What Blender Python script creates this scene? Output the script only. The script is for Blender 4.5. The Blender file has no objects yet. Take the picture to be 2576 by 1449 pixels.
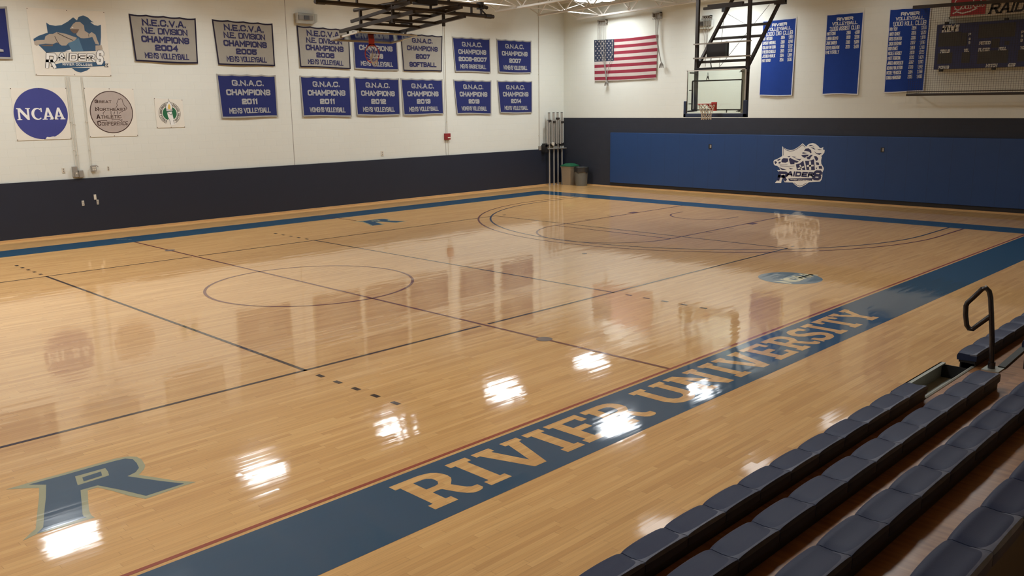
import bpy, math, random
from mathutils import Vector, Matrix
random.seed(7)
SC = bpy.context.scene
COL = SC.collection

# ------------------------------------------------------------------ camera
cd = bpy.data.cameras.new('camera')
cam = bpy.data.objects.new('camera', cd)
COL.objects.link(cam)
SC.camera = cam
F_PX, YAW, PIT, ROL = 2199.42, 0.7803, -0.2054, -0.0125
fw = Vector((math.cos(YAW) * math.cos(PIT), math.sin(YAW) * math.cos(PIT), math.sin(PIT)))
rt = fw.cross(Vector((0, 0, 1))).normalized()
up = rt.cross(fw)
r2 = math.cos(ROL) * rt + math.sin(ROL) * up
u2 = -math.sin(ROL) * rt + math.cos(ROL) * up
M = Matrix((r2, u2, -fw)).transposed().to_4x4()
M.translation = Vector((-8.3526, -13.3076, 3.0665))
cam.matrix_world = M
cd.sensor_width = 36.0
cd.lens = F_PX * 36.0 / 2576.0
cd.clip_start = 0.05
cd.clip_end = 200

# ------------------------------------------------------------------ world and exposure
w = bpy.data.worlds.new('world')
SC.world = w
w.use_nodes = True
w.node_tree.nodes['Background'].inputs[0].default_value = (0.5, 0.47, 0.42, 1)
w.node_tree.nodes['Background'].inputs[1].default_value = 0.05
SC.view_settings.view_transform = 'Standard'
SC.view_settings.look = 'None'
SC.view_settings.gamma = 1.0
SC.view_settings.exposure = 0.18
SC.cycles.max_bounces = 8
SC.cycles.diffuse_bounces = 4
SC.cycles.glossy_bounces = 4
SC.cycles.transparent_max_bounces = 12
SC.cycles.caustics_reflective = False
SC.cycles.caustics_refractive = False
SC.cycles.sample_clamp_indirect = 6

# lamps: (x, y, watts); rows of fixtures between the roof joists
LAMP_Z = 6.68
LAMPS = [(x, 7.25, 1) for x in (16.75, 12.0, 7.35, 2.7, -2.3, -7.0, -11.7)] + \
        [(x, 2.3, 1) for x in (16.75, 12.0)] + [(x, 2.3, 0) for x in (7.35, 2.7)] + \
        [(x, 2.3, 1) for x in (-2.3, -7.0, -11.7)] + \
        [(x, -2.6, 0.10) for x in (16.75, 12.0, 7.35, 2.7, -2.3, -7.0, -11.7)] + \
        [(x, -7.5, 0.75) for x in (12.0, 7.35, 2.7, -2.3, -7.0, -11.7)]
LENS_STRENGTH = 11.0
AREA_W = 105.0
LAMP_COL = (0.91, 0.96, 1.0)

# ------------------------------------------------------------------ materials
def nodes_of(name):
    m = bpy.data.materials.new(name)
    m.use_nodes = True
    nt = m.node_tree
    return m, nt, nt.nodes['Principled BSDF']

def N(nt, kind, **kw):
    n = nt.nodes.new(kind)
    for k, v in kw.items():
        if k.startswith('i_'):
            n.inputs[int(k[2:])].default_value = v
        else:
            setattr(n, k, v)
    return n

def math_n(nt, op, a, b=None):
    n = nt.nodes.new('ShaderNodeMath')
    n.operation = op
    for i, x in enumerate((a, b)):
        if x is None:
            continue
        if isinstance(x, (int, float)):
            n.inputs[i].default_value = x
        else:
            nt.links.new(x, n.inputs[i])
    return n.outputs[0]

def mat(name, col, rough=0.6, metal=0.0, var=0.08, scale=6.0, bump=0.0, bscale=60.0, spec=0.5, coat=0.0):
    m, nt, b = nodes_of(name)
    tc = N(nt, 'ShaderNodeTexCoord')
    nz = N(nt, 'ShaderNodeTexNoise')
    nz.inputs['Scale'].default_value = scale
    nz.inputs['Detail'].default_value = 4
    nt.links.new(tc.outputs['Object'], nz.inputs['Vector'])
    mr = N(nt, 'ShaderNodeMapRange')
    mr.inputs[3].default_value = 1 - var
    mr.inputs[4].default_value = 1 + var
    nt.links.new(nz.outputs[0], mr.inputs[0])
    mx = N(nt, 'ShaderNodeVectorMath', operation='SCALE')
    mx.inputs[0].default_value = col
    nt.links.new(mr.outputs[0], mx.inputs['Scale'])
    nt.links.new(mx.outputs[0], b.inputs['Base Color'])
    b.inputs['Roughness'].default_value = rough
    b.inputs['Metallic'].default_value = metal
    b.inputs['Specular IOR Level'].default_value = spec
    b.inputs['Coat Weight'].default_value = coat
    if bump:
        n2 = N(nt, 'ShaderNodeTexNoise')
        n2.inputs['Scale'].default_value = bscale
        nt.links.new(tc.outputs['Object'], n2.inputs['Vector'])
        bp = N(nt, 'ShaderNodeBump')
        bp.inputs['Strength'].default_value = bump
        bp.inputs['Distance'].default_value = 0.01
        nt.links.new(n2.outputs[0], bp.inputs['Height'])
        nt.links.new(bp.outputs[0], b.inputs['Normal'])
    return m

def emit_mat(name, col, strength):
    m, nt, b = nodes_of(name)
    b.inputs['Base Color'].default_value = (*col, 1)
    b.inputs['Emission Color'].default_value = (*col, 1)
    b.inputs['Emission Strength'].default_value = strength
    return m

def floor_mat(name, paint=None):
    """maple strips along x with per-strip colour and tilt under a gloss finish; paint = a flat paint under the same finish"""
    m, nt, b = nodes_of(name)
    L = nt.links.new
    geo = N(nt, 'ShaderNodeNewGeometry')
    sep = N(nt, 'ShaderNodeSeparateXYZ')
    L(geo.outputs['Position'], sep.inputs[0])
    X, Y = sep.outputs[0], sep.outputs[1]
    rowf = math_n(nt, 'DIVIDE', Y, 0.057)
    row = math_n(nt, 'FLOOR', rowf)
    wn = N(nt, 'ShaderNodeTexWhiteNoise', noise_dimensions='1D')
    L(row, wn.inputs['W'])
    off = math_n(nt, 'MULTIPLY', wn.outputs['Value'], 7.0)
    xf = math_n(nt, 'DIVIDE', math_n(nt, 'ADD', X, off), 0.85)
    idx = math_n(nt, 'FLOOR', xf)
    cmb = N(nt, 'ShaderNodeCombineXYZ')
    L(row, cmb.inputs[0])
    L(idx, cmb.inputs[1])
    w2 = N(nt, 'ShaderNodeTexWhiteNoise', noise_dimensions='2D')
    L(cmb.outputs[0], w2.inputs['Vector'])
    # grain
    mp = N(nt, 'ShaderNodeMapping')
    mp.inputs['Scale'].default_value = (1.6, 42.0, 1.0)
    L(geo.outputs['Position'], mp.inputs[0])
    gr = N(nt, 'ShaderNodeTexNoise')
    gr.inputs['Scale'].default_value = 1.0
    gr.inputs['Detail'].default_value = 5
    gr.inputs['Roughness'].default_value = 0.65
    L(mp.outputs[0], gr.inputs['Vector'])
    if paint is None:
        ramp = N(nt, 'ShaderNodeValToRGB')
        e = ramp.color_ramp.elements
        e[0].position, e[0].color = 0.0, (0.61, 0.325, 0.108, 1)
        e[1].position, e[1].color = 1.0, (0.75, 0.436, 0.160, 1)
        e2 = ramp.color_ramp.elements.new(0.3)
        e2.color = (0.67, 0.370, 0.126, 1)
        e3 = ramp.color_ramp.elements.new(0.75)
        e3.color = (0.71, 0.402, 0.142, 1)
        L(w2.outputs['Value'], ramp.inputs[0])
        mr = N(nt, 'ShaderNodeMapRange')
        mr.inputs[1].default_value = 0.3
        mr.inputs[2].default_value = 0.75
        mr.inputs[3].default_value = 0.84
        mr.inputs[4].default_value = 1.06
        L(gr.outputs[0], mr.inputs[0])
        # seams
        fr = math_n(nt, 'FRACT', rowf)
        seam = math_n(nt, 'GREATER_THAN', math_n(nt, 'ABSOLUTE', math_n(nt, 'SUBTRACT', fr, 0.5)), 0.485)
        fx = math_n(nt, 'FRACT', xf)
        seamx = math_n(nt, 'GREATER_THAN', math_n(nt, 'ABSOLUTE', math_n(nt, 'SUBTRACT', fx, 0.5)), 0.498)
        sm = math_n(nt, 'MAXIMUM', seam, seamx)
        k = math_n(nt, 'SUBTRACT', 1.0, math_n(nt, 'MULTIPLY', sm, 0.30))
        k2 = math_n(nt, 'MULTIPLY', k, mr.outputs[0])
        vm = N(nt, 'ShaderNodeVectorMath', operation='SCALE')
        L(ramp.outputs[0], vm.inputs[0])
        L(k2, vm.inputs['Scale'])
        L(vm.outputs[0], b.inputs['Base Color'])
    else:
        mr = N(nt, 'ShaderNodeMapRange')
        mr.inputs[3].default_value = 0.92
        mr.inputs[4].default_value = 1.08
        L(gr.outputs[0], mr.inputs[0])
        vm = N(nt, 'ShaderNodeVectorMath', operation='SCALE')
        vm.inputs[0].default_value = paint
        L(mr.outputs[0], vm.inputs['Scale'])
        L(vm.outputs[0], b.inputs['Base Color'])
    # finish: strips tilt a little, mostly across their length
    tl = N(nt, 'ShaderNodeVectorMath', operation='SUBTRACT')
    L(w2.outputs['Color'], tl.inputs[0])
    tl.inputs[1].default_value = (0.5, 0.5, 0.5)
    tm = N(nt, 'ShaderNodeVectorMath', operation='MULTIPLY')
    L(tl.outputs[0], tm.inputs[0])
    tm.inputs[1].default_value = (0.004, 0.013, 0.0)
    wv = N(nt, 'ShaderNodeMapping')
    wv.inputs['Scale'].default_value = (1.3, 30.0, 1.0)
    L(geo.outputs['Position'], wv.inputs[0])
    wz = N(nt, 'ShaderNodeTexNoise')
    wz.inputs['Scale'].default_value = 1.0
    wz.inputs['Detail'].default_value = 2
    L(wv.outputs[0], wz.inputs['Vector'])
    ws = N(nt, 'ShaderNodeVectorMath', operation='SUBTRACT')
    L(wz.outputs['Color'], ws.inputs[0])
    ws.inputs[1].default_value = (0.5, 0.5, 0.5)
    wm = N(nt, 'ShaderNodeVectorMath', operation='MULTIPLY')
    L(ws.outputs[0], wm.inputs[0])
    wm.inputs[1].default_value = (0.006, 0.022, 0.0)
    ad = N(nt, 'ShaderNodeVectorMath', operation='ADD')
    L(tm.outputs[0], ad.inputs[0])
    L(wm.outputs[0], ad.inputs[1])
    a2 = N(nt, 'ShaderNodeVectorMath', operation='ADD')
    L(ad.outputs[0], a2.inputs[0])
    a2.inputs[1].default_value = (0, 0, 1)
    nn = N(nt, 'ShaderNodeVectorMath', operation='NORMALIZE')
    L(a2.outputs[0], nn.inputs[0])
    b.inputs['Roughness'].default_value = 0.55
    b.inputs['Specular IOR Level'].default_value = 0.25
    b.inputs['Coat Weight'].default_value = 0.9
    b.inputs['Coat Roughness'].default_value = 0.055
    b.inputs['Coat IOR'].default_value = 1.5
    L(nn.outputs[0], b.inputs['Coat Normal'])
    return m

def block_mat(name, col, var=0.03, axis='x', rough=0.75, joint=0.06):
    """painted concrete block: faint courses 0.2 m high"""
    m, nt, b = nodes_of(name)
    L = nt.links.new
    geo = N(nt, 'ShaderNodeNewGeometry')
    sep = N(nt, 'ShaderNodeSeparateXYZ')
    L(geo.outputs['Position'], sep.inputs[0])
    cmb = N(nt, 'ShaderNodeCombineXYZ')
    L(sep.outputs[0 if axis == 'x' else 1], cmb.inputs[0])
    L(sep.outputs[2], cmb.inputs[1])
    br = N(nt, 'ShaderNodeTexBrick')
    br.inputs['Scale'].default_value = 1.0
    br.inputs['Brick Width'].default_value = 0.4
    br.inputs['Row Height'].default_value = 0.2
    br.inputs['Mortar Size'].default_value = 0.006
    br.inputs['Mortar Smooth'].default_value = 0.4
    c = Vector(col)
    br.inputs['Color1'].default_value = (*(c * (1 + var)), 1)
    br.inputs['Color2'].default_value = (*(c * (1 - var)), 1)
    br.inputs['Mortar'].default_value = (*(c * (1 - joint)), 1)
    L(cmb.outputs[0], br.inputs['Vector'])
    L(br.outputs['Color'], b.inputs['Base Color'])
    bp = N(nt, 'ShaderNodeBump')
    bp.inputs['Strength'].default_value = 0.25
    bp.inputs['Distance'].default_value = 0.006
    iv = math_n(nt, 'SUBTRACT', 1.0, br.outputs['Fac'])
    L(iv, bp.inputs['Height'])
    L(bp.outputs[0], b.inputs['Normal'])
    b.inputs['Roughness'].default_value = rough
    return m

def glass_mat(name, tint=(0.93, 0.97, 0.94), rough=0.05):
    m = bpy.data.materials.new(name)
    m.use_nodes = True
    nt = m.node_tree
    for n in list(nt.nodes):
        nt.nodes.remove(n)
    out = N(nt, 'ShaderNodeOutputMaterial')
    tr = N(nt, 'ShaderNodeBsdfTransparent')
    tr.inputs[0].default_value = (*tint, 1)
    gl = N(nt, 'ShaderNodeBsdfGlossy')
    gl.inputs['Roughness'].default_value = rough
    fr = N(nt, 'ShaderNodeFresnel')
    fr.inputs[0].default_value = 1.5
    mx = N(nt, 'ShaderNodeMixShader')
    nt.links.new(fr.outputs[0], mx.inputs[0])
    nt.links.new(tr.outputs[0], mx.inputs[1])
    nt.links.new(gl.outputs[0], mx.inputs[2])
    nt.links.new(mx.outputs[0], out.inputs[0])
    return m

def seat_mat(name):
    """moulded seat plastic, rubbed pale at the back corners around the rounded sitting area"""
    m, nt, b = nodes_of(name)
    L = nt.links.new
    tc = N(nt, 'ShaderNodeTexCoord')
    oi = N(nt, 'ShaderNodeObjectInfo')
    sep = N(nt, 'ShaderNodeSeparateXYZ')
    L(tc.outputs['Object'], sep.inputs[0])
    # local x in 0..0.455, local y in -0.105..0.105 (back is negative)
    ax = math_n(nt, 'ABSOLUTE', math_n(nt, 'DIVIDE', math_n(nt, 'SUBTRACT', sep.outputs[0], 0.215), 0.215))
    ay = math_n(nt, 'ABSOLUTE', math_n(nt, 'DIVIDE', math_n(nt, 'SUBTRACT', sep.outputs[1], 0.02), 0.108))
    px = math_n(nt, 'POWER', ax, 4.0)
    py = math_n(nt, 'POWER', ay, 4.0)
    s = math_n(nt, 'ADD', px, py)
    isb = math_n(nt, 'LESS_THAN', sep.outputs[1], -0.01)
    edge = N(nt, 'ShaderNodeMapRange')
    edge.inputs[1].default_value = 0.98
    edge.inputs[2].default_value = 1.04
    L(s, edge.inputs[0])
    rnd = math_n(nt, 'ADD', math_n(nt, 'MULTIPLY', oi.outputs['Random'], 0.75), 0.25)
    top = math_n(nt, 'GREATER_THAN', sep.outputs[2], -0.03)
    wear = math_n(nt, 'MULTIPLY', math_n(nt, 'MULTIPLY', edge.outputs[0], isb), math_n(nt, 'MULTIPLY', rnd, top))
    nz = N(nt, 'ShaderNodeTexNoise')
    nz.inputs['Scale'].default_value = 14
    nz.inputs['Detail'].default_value = 4
    L(tc.outputs['Object'], nz.inputs['Vector'])
    wear = math_n(nt, 'MULTIPLY', wear, math_n(nt, 'ADD', nz.outputs[0], 0.4))
    mx = N(nt, 'ShaderNodeMix', data_type='RGBA')
    mx.inputs[6].default_value = (0.013, 0.022, 0.058, 1)
    mx.inputs[7].default_value = (0.15, 0.16, 0.20, 1)
    L(wear, mx.inputs[0])
    L(mx.outputs[2], b.inputs['Base Color'])
    b.inputs['Specular IOR Level'].default_value = 0.3
    b.inputs['Roughness'].default_value = 0.5
    bp = N(nt, 'ShaderNodeBump')
    bp.inputs['Strength'].default_value = 0.12
    bp.inputs['Distance'].default_value = 0.004
    n2 = N(nt, 'ShaderNodeTexNoise')
    n2.inputs['Scale'].default_value = 180
    L(tc.outputs['Object'], n2.inputs['Vector'])
    L(n2.outputs[0], bp.inputs['Height'])
    L(bp.outputs[0], b.inputs['Normal'])
    return m

def oak_mat(name):
    m, nt, b = nodes_of(name)
    L = nt.links.new
    geo = N(nt, 'ShaderNodeNewGeometry')
    mp = N(nt, 'ShaderNodeMapping')
    mp.inputs['Scale'].default_value = (26.0, 3.0, 3.0)
    L(geo.outputs['Position'], mp.inputs[0])
    nz = N(nt, 'ShaderNodeTexNoise')
    nz.inputs['Scale'].default_value = 1.0
    nz.inputs['Detail'].default_value = 6
    L(mp.outputs[0], nz.inputs['Vector'])
    rp = N(nt, 'ShaderNodeValToRGB')
    rp.color_ramp.elements[0].position = 0.3
    rp.color_ramp.elements[0].color = (0.23, 0.095, 0.032, 1)
    rp.color_ramp.elements[1].position = 0.75
    rp.color_ramp.elements[1].color = (0.42, 0.205, 0.075, 1)
    L(nz.outputs[0], rp.inputs[0])
    L(rp.outputs[0], b.inputs['Base Color'])
    b.inputs['Roughness'].default_value = 0.35
    b.inputs['Coat Weight'].default_value = 0.4
    b.inputs['Coat Roughness'].default_value = 0.2
    return m

def pad_mat(name, col):
    """vinyl wall padding with thin vertical joints every 0.61 m"""
    m, nt, b = nodes_of(name)
    L = nt.links.new
    geo = N(nt, 'ShaderNodeNewGeometry')
    sep = N(nt, 'ShaderNodeSeparateXYZ')
    L(geo.outputs['Position'], sep.inputs[0])
    fr = math_n(nt, 'FRACT', math_n(nt, 'DIVIDE', math_n(nt, 'ADD', sep.outputs[1], 40.0), 0.61))
    jt = math_n(nt, 'GREATER_THAN', math_n(nt, 'ABSOLUTE', math_n(nt, 'SUBTRACT', fr, 0.5)), 0.49)
    k = math_n(nt, 'SUBTRACT', 1.0, math_n(nt, 'MULTIPLY', jt, 0.28))
    nz = N(nt, 'ShaderNodeTexNoise')
    nz.inputs['Scale'].default_value = 3
    L(geo.outputs['Position'], nz.inputs['Vector'])
    mr = N(nt, 'ShaderNodeMapRange')
    mr.inputs[3].default_value = 0.93
    mr.inputs[4].default_value = 1.07
    L(nz.outputs[0], mr.inputs[0])
    vm = N(nt, 'ShaderNodeVectorMath', operation='SCALE')
    vm.inputs[0].default_value = col
    L(math_n(nt, 'MULTIPLY', k, mr.outputs[0]), vm.inputs['Scale'])
    L(vm.outputs[0], b.inputs['Base Color'])
    b.inputs['Roughness'].default_value = 0.5
    return m

def deck_mat(name):
    """ribbed steel roof deck"""
    m, nt, b = nodes_of(name)
    L = nt.links.new
    geo = N(nt, 'ShaderNodeNewGeometry')
    sep = N(nt, 'ShaderNodeSeparateXYZ')
    L(geo.outputs['Position'], sep.inputs[0])
    sn = math_n(nt, 'SINE', math_n(nt, 'MULTIPLY', sep.outputs[1], 40.0))
    bp = N(nt, 'ShaderNodeBump')
    bp.inputs['Strength'].default_value = 0.6
    bp.inputs['Distance'].default_value = 0.03
    L(sn, bp.inputs['Height'])
    L(bp.outputs[0], b.inputs['Normal'])
    b.inputs['Base Color'].default_value = (0.62, 0.57, 0.50, 1)
    b.inputs['Roughness'].default_value = 0.6
    return m

MT = {}
MT['maple'] = floor_mat('maple_floor')
MT['fblue'] = floor_mat('floor_blue', (0.004, 0.058, 0.118))
MT['fred'] = floor_mat('floor_red', (0.29, 0.050, 0.026))
MT['fblack'] = floor_mat('floor_black', (0.035, 0.014, 0.006))
MT['fmaroon'] = floor_mat('floor_maroon', (0.15, 0.035, 0.022))
MT['fnavy'] = floor_mat('floor_navy', (0.022, 0.028, 0.055))
MT['fgrey'] = floor_mat('floor_grey_green', (0.32, 0.32, 0.19))
MT['flblue'] = floor_mat('floor_light_blue', (0.10, 0.18, 0.24))
MT['fcream'] = floor_mat('floor_cream', (0.72, 0.68, 0.45))
MT['fspot'] = floor_mat('floor_spot', (0.17, 0.13, 0.12))
MT['wall_x'] = block_mat('painted_block_long', (0.68, 0.69, 0.62), axis='x', var=0.008, joint=0.03)
MT['wall_y'] = block_mat('painted_block_end', (0.68, 0.69, 0.62), axis='y', var=0.008, joint=0.03)
MT['navy_x'] = pad_mat('navy_wall_padding', (0.012, 0.016, 0.030))
MT['navy_y'] = block_mat('navy_painted_block', (0.017, 0.020, 0.031), axis='y', var=0.05)
MT['pad'] = pad_mat('blue_wall_padding', (0.007, 0.043, 0.150))
MT['base'] = mat('black_base', (0.012, 0.010, 0.010), 0.6)
MT['shoe'] = mat('maple_moulding', (0.55, 0.34, 0.15), 0.45)
MT['deck'] = deck_mat('roof_deck')
MT['joist'] = mat('joist_paint', (0.74, 0.70, 0.63), 0.55)
MT['joint'] = mat('wall_joint', (0.22, 0.20, 0.17), 0.9)
MT['cgrey'] = mat('grey_banner_cloth', (0.33, 0.31, 0.265), 0.95, bump=0.3, bscale=300, spec=0.2)
MT['cblue'] = mat('blue_banner_cloth', (0.023, 0.030, 0.125), 0.95, bump=0.3, bscale=300, spec=0.2)
MT['clet_n'] = mat('navy_felt', (0.034, 0.034, 0.095), 0.95, spec=0.2)
MT['clet_g'] = mat('silver_felt', (0.36, 0.36, 0.35), 0.95, spec=0.2)
MT['cedge_n'] = mat('navy_edging', (0.022, 0.018, 0.035), 0.95, spec=0.2)
MT['cedge_g'] = mat('silver_edging', (0.34, 0.33, 0.29), 0.95, spec=0.2)
MT['royal'] = mat('royal_cloth', (0.014, 0.045, 0.24), 0.9, spec=0.2)
MT['clet_w'] = mat('white_felt', (0.62, 0.63, 0.64), 0.9, spec=0.2)
MT['vinyl'] = mat('white_vinyl', (0.73, 0.70, 0.61), 0.5, var=0.03)
MT['ink_royal'] = mat('ink_royal', (0.045, 0.055, 0.24), 0.5)
MT['ink_white'] = mat('ink_white', (0.78, 0.78, 0.74), 0.5)
MT['ink_tan'] = mat('ink_tan', (0.42, 0.36, 0.32), 0.5)
MT['ink_brown'] = mat('ink_brown', (0.06, 0.03, 0.025), 0.5)
MT['ink_dark'] = mat('ink_dark', (0.02, 0.02, 0.025), 0.5)
MT['ink_green'] = mat('ink_green', (0.015, 0.13, 0.055), 0.5)
MT['ink_yellow'] = mat('ink_yellow', (0.72, 0.48, 0.10), 0.5)
MT['ink_steel'] = mat('ink_steel_blue', (0.030, 0.085, 0.165), 0.5)
MT['ink_sky'] = mat('ink_pale_blue', (0.085, 0.185, 0.285), 0.5)
MT['ink_navy'] = mat('ink_navy', (0.020, 0.024, 0.085), 0.5)
MT['ink_putty'] = mat('ink_putty', (0.42, 0.36, 0.29), 0.5)
MT['ink_umber'] = mat('ink_umber', (0.17, 0.115, 0.085), 0.5)
MT['fl_red'] = mat('flag_red', (0.22, 0.026, 0.042), 0.9, spec=0.2)
MT['fl_white'] = mat('flag_white', (0.46, 0.40, 0.36), 0.9, spec=0.2)
MT['fl_blue'] = mat('flag_blue', (0.028, 0.034, 0.055), 0.9, spec=0.2)
MT['steel_b'] = mat('bronze_steel', (0.040, 0.032, 0.027), 0.5, 0.3)
MT['black'] = mat('black_metal', (0.014, 0.013, 0.013), 0.45)
MT['blackgloss'] = mat('black_gloss', (0.018, 0.012, 0.012), 0.22)
MT['galv'] = mat('galvanised', (0.42, 0.41, 0.38), 0.42, 0.6)
MT['alu'] = mat('aluminium', (0.45, 0.43, 0.39), 0.38, 0.55)
MT['boxgrey'] = mat('box_grey', (0.30, 0.275, 0.235), 0.5, 0.2)
MT['plate'] = mat('plate_ivory', (0.62, 0.58, 0.48), 0.45)
MT['orange'] = mat('rim_orange', (0.55, 0.055, 0.05), 0.4)
MT['net'] = mat('net_cord', (0.72, 0.66, 0.56), 0.9)
MT['frame_w'] = mat('white_frame', (0.66, 0.66, 0.62), 0.4)
MT['greenst'] = mat('dark_green_steel', (0.030, 0.038, 0.032), 0.5)
MT['padnavy'] = mat('navy_foam', (0.022, 0.040, 0.095), 0.6)
MT['glass'] = glass_mat('backboard_glass')
MT['poly'] = glass_mat('clear_guard', (0.80, 0.79, 0.75), 0.45)
MT['sb_navy'] = mat('scoreboard_navy', (0.026, 0.034, 0.115), 0.45)
MT['sb_win'] = mat('display_window', (0.040, 0.036, 0.032), 0.35)
MT['ad_red'] = mat('ad_red', (0.42, 0.030, 0.045), 0.4)
MT['ad_white'] = mat('ad_white', (0.66, 0.62, 0.53), 0.4)
MT['alarm'] = mat('alarm_red', (0.26, 0.022, 0.024), 0.4)
MT['seat'] = seat_mat('seat_plastic')
MT['oak'] = oak_mat('bleacher_oak')
MT['trough'] = mat('grey_green_steel', (0.36, 0.37, 0.32), 0.45, 0.3, var=0.12)
MT['bin_tan'] = mat('bin_tan', (0.30, 0.24, 0.165), 0.5)
MT['bin_grey'] = mat('bin_grey', (0.13, 0.135, 0.125), 0.5)
MT['bin_green'] = mat('bin_green', (0.015, 0.105, 0.045), 0.4)
MT['liner'] = mat('bin_liner', (0.03, 0.03, 0.03), 0.25)
MT['rope'] = mat('rope', (0.22, 0.20, 0.17), 0.9)
MT['housing'] = mat('lamp_housing', (0.60, 0.58, 0.54), 0.4)
MT['lens_on'] = emit_mat('lamp_lens_lit', LAMP_COL, LENS_STRENGTH)
MT['lens_dim'] = emit_mat('lamp_lens_dim', LAMP_COL, LENS_STRENGTH * 0.07)
MT['lens_off'] = mat('lamp_lens_unlit', (0.55, 0.54, 0.50), 0.3)

# ------------------------------------------------------------------ mesh builder
class MB:
    def __init__(self):
        self.v, self.f, self.mi = [], [], []

    def face(self, pts, mi=0):
        n = len(self.v)
        self.v.extend(Vector(p) for p in pts)
        self.f.append(list(range(n, n + len(pts))))
        self.mi.append(mi)

    def add(self, verts, faces, mi=0):
        n = len(self.v)
        self.v.extend(Vector(p) for p in verts)
        for q in faces:
            self.f.append([n + i for i in q])
            self.mi.append(mi)

    def box(self, a, b, mi=0):
        x0, y0, z0 = (min(a[i], b[i]) for i in range(3))
        x1, y1, z1 = (max(a[i], b[i]) for i in range(3))
        vs = [(x0, y0, z0), (x1, y0, z0), (x1, y1, z0), (x0, y1, z0), (x0, y0, z1), (x1, y0, z1), (x1, y1, z1), (x0, y1, z1)]
        self.add(vs, [(3, 2, 1, 0), (4, 5, 6, 7), (0, 1, 5, 4), (1, 2, 6, 5), (2, 3, 7, 6), (3, 0, 4, 7)], mi)

    def bar(self, p0, p1, w, h, upv=(0, 0, 1), mi=0):
        p0, p1 = Vector(p0), Vector(p1)
        d = (p1 - p0).normalized()
        u = Vector(upv)
        s = d.cross(u)
        if s.length < 1e-4:
            s = d.cross(Vector((1, 0, 0)))
        s.normalize()
        u = s.cross(d)
        vs = []
        for p in (p0, p1):
            for a, b in ((-1, -1), (1, -1), (1, 1), (-1, 1)):
                vs.append(p + s * (a * w / 2) + u * (b * h / 2))
        self.add(vs, [(3, 2, 1, 0), (4, 5, 6, 7), (0, 1, 5, 4), (1, 2, 6, 5), (2, 3, 7, 6), (3, 0, 4, 7)], mi)

    def path(self, pts, r, n=10, mi=0, closed=False, rs=None):
        pts = [Vector(p) for p in pts]
        m = len(pts)
        base = len(self.v)
        ref = None
        for i, p in enumerate(pts):
            if closed:
                d = (pts[(i + 1) % m] - pts[i - 1]).normalized()
            else:
                d = (pts[min(i + 1, m - 1)] - pts[max(i - 1, 0)]).normalized()
            if ref is None:
                ref = d.orthogonal().normalized()
            s = (ref - d * ref.dot(d))
            if s.length < 1e-5:
                s = d.orthogonal()
            s.normalize()
            ref = s
            t = d.cross(s)
            rr = rs[i] if rs else r
            for k in range(n):
                a = 2 * math.pi * k / n
                self.v.append(p + s * (rr * math.cos(a)) + t * (rr * math.sin(a)))
        for i in range(m if closed else m - 1):
            j = (i + 1) % m
            for k in range(n):
                k2 = (k + 1) % n
                self.f.append([base + i * n + k, base + i * n + k2, base + j * n + k2, base + j * n + k])
                self.mi.append(mi)
        if not closed:
            self.f.append([base + k for k in range(n)][::-1])
            self.f.append([base + (m - 1) * n + k for k in range(n)])
            self.mi += [mi, mi]

    def tube(self, p0, p1, r, n=10, mi=0, r1=None):
        self.path([p0, p1], r, n, mi, rs=None if r1 is None else [r, r1])

    def lathe(self, c, prof, n=24, mi=0):
        base = len(self.v)
        c = Vector(c)
        for r, z in prof:
            for k in range(n):
                a = 2 * math.pi * k / n
                self.v.append(c + Vector((r * math.cos(a), r * math.sin(a), z)))
        for i in range(len(prof) - 1):
            for k in range(n):
                k2 = (k + 1) % n
                self.f.append([base + i * n + k, base + i * n + k2, base + (i + 1) * n + k2, base + (i + 1) * n + k])
                self.mi.append(mi)
        self.f.append([base + k for k in range(n)][::-1])
        self.f.append([base + (len(prof) - 1) * n + k for k in range(n)])
        self.mi += [mi, mi]

ORG = {}
def build(self, name, mats, parent=None, origin=None, smooth=False, bevel=0.0):
    if isinstance(mats, str):
        mats = [mats]
    if parent is not None:
        o0 = ORG[parent.name]
    elif origin is not None:
        o0 = Vector(origin)
    else:
        lo = [min(v[i] for v in self.v) for i in range(3)]
        hi = [max(v[i] for v in self.v) for i in range(3)]
        o0 = Vector(((lo[0] + hi[0]) / 2, (lo[1] + hi[1]) / 2, lo[2]))
    me = bpy.data.meshes.new(name)
    me.from_pydata([tuple(v - o0) for v in self.v], [], self.f)
    for k in mats:
        me.materials.append(MT[k])
    me.polygons.foreach_set('material_index', self.mi)
    if smooth:
        me.polygons.foreach_set('use_smooth', [True] * len(me.polygons))
    me.update()
    o = bpy.data.objects.new(name, me)
    COL.objects.link(o)
    ORG[o.name] = o0
    if parent is not None:
        o.parent = parent
    else:
        o.location = o0
    if smooth:
        md = o.modifiers.new('edges', 'EDGE_SPLIT')
        md.split_angle = math.radians(40)
    if bevel:
        b = o.modifiers.new('bevel', 'BEVEL')
        b.width = bevel
        b.segments = 2
        b.limit_method = 'ANGLE'
    return o
MB.build = build

def tag(o, label, cat, group=None):
    o['label'] = label
    o['category'] = cat
    if group:
        o['group'] = group
    return o

def thing(name, label, cat, loc, group=None):
    o = bpy.data.objects.new(name, None)
    o.empty_display_size = 0.1
    COL.objects.link(o)
    o.location = loc
    ORG[o.name] = Vector(loc)
    return tag(o, label, cat, group)

def struct(o):
    o['kind'] = 'structure'
    return o

def dup(root, loc, label=None, group=None):
    r = root.copy()
    COL.objects.link(r)
    r.location = loc
    ORG[r.name] = Vector(loc)
    if label:
        r['label'] = label
    if group:
        r['group'] = group
    for ch in list(root.children):
        c = ch.copy()
        COL.objects.link(c)
        c.parent = r
        for g in list(ch.children):
            d = g.copy()
            COL.objects.link(d)
            d.parent = c
    return r

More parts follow.
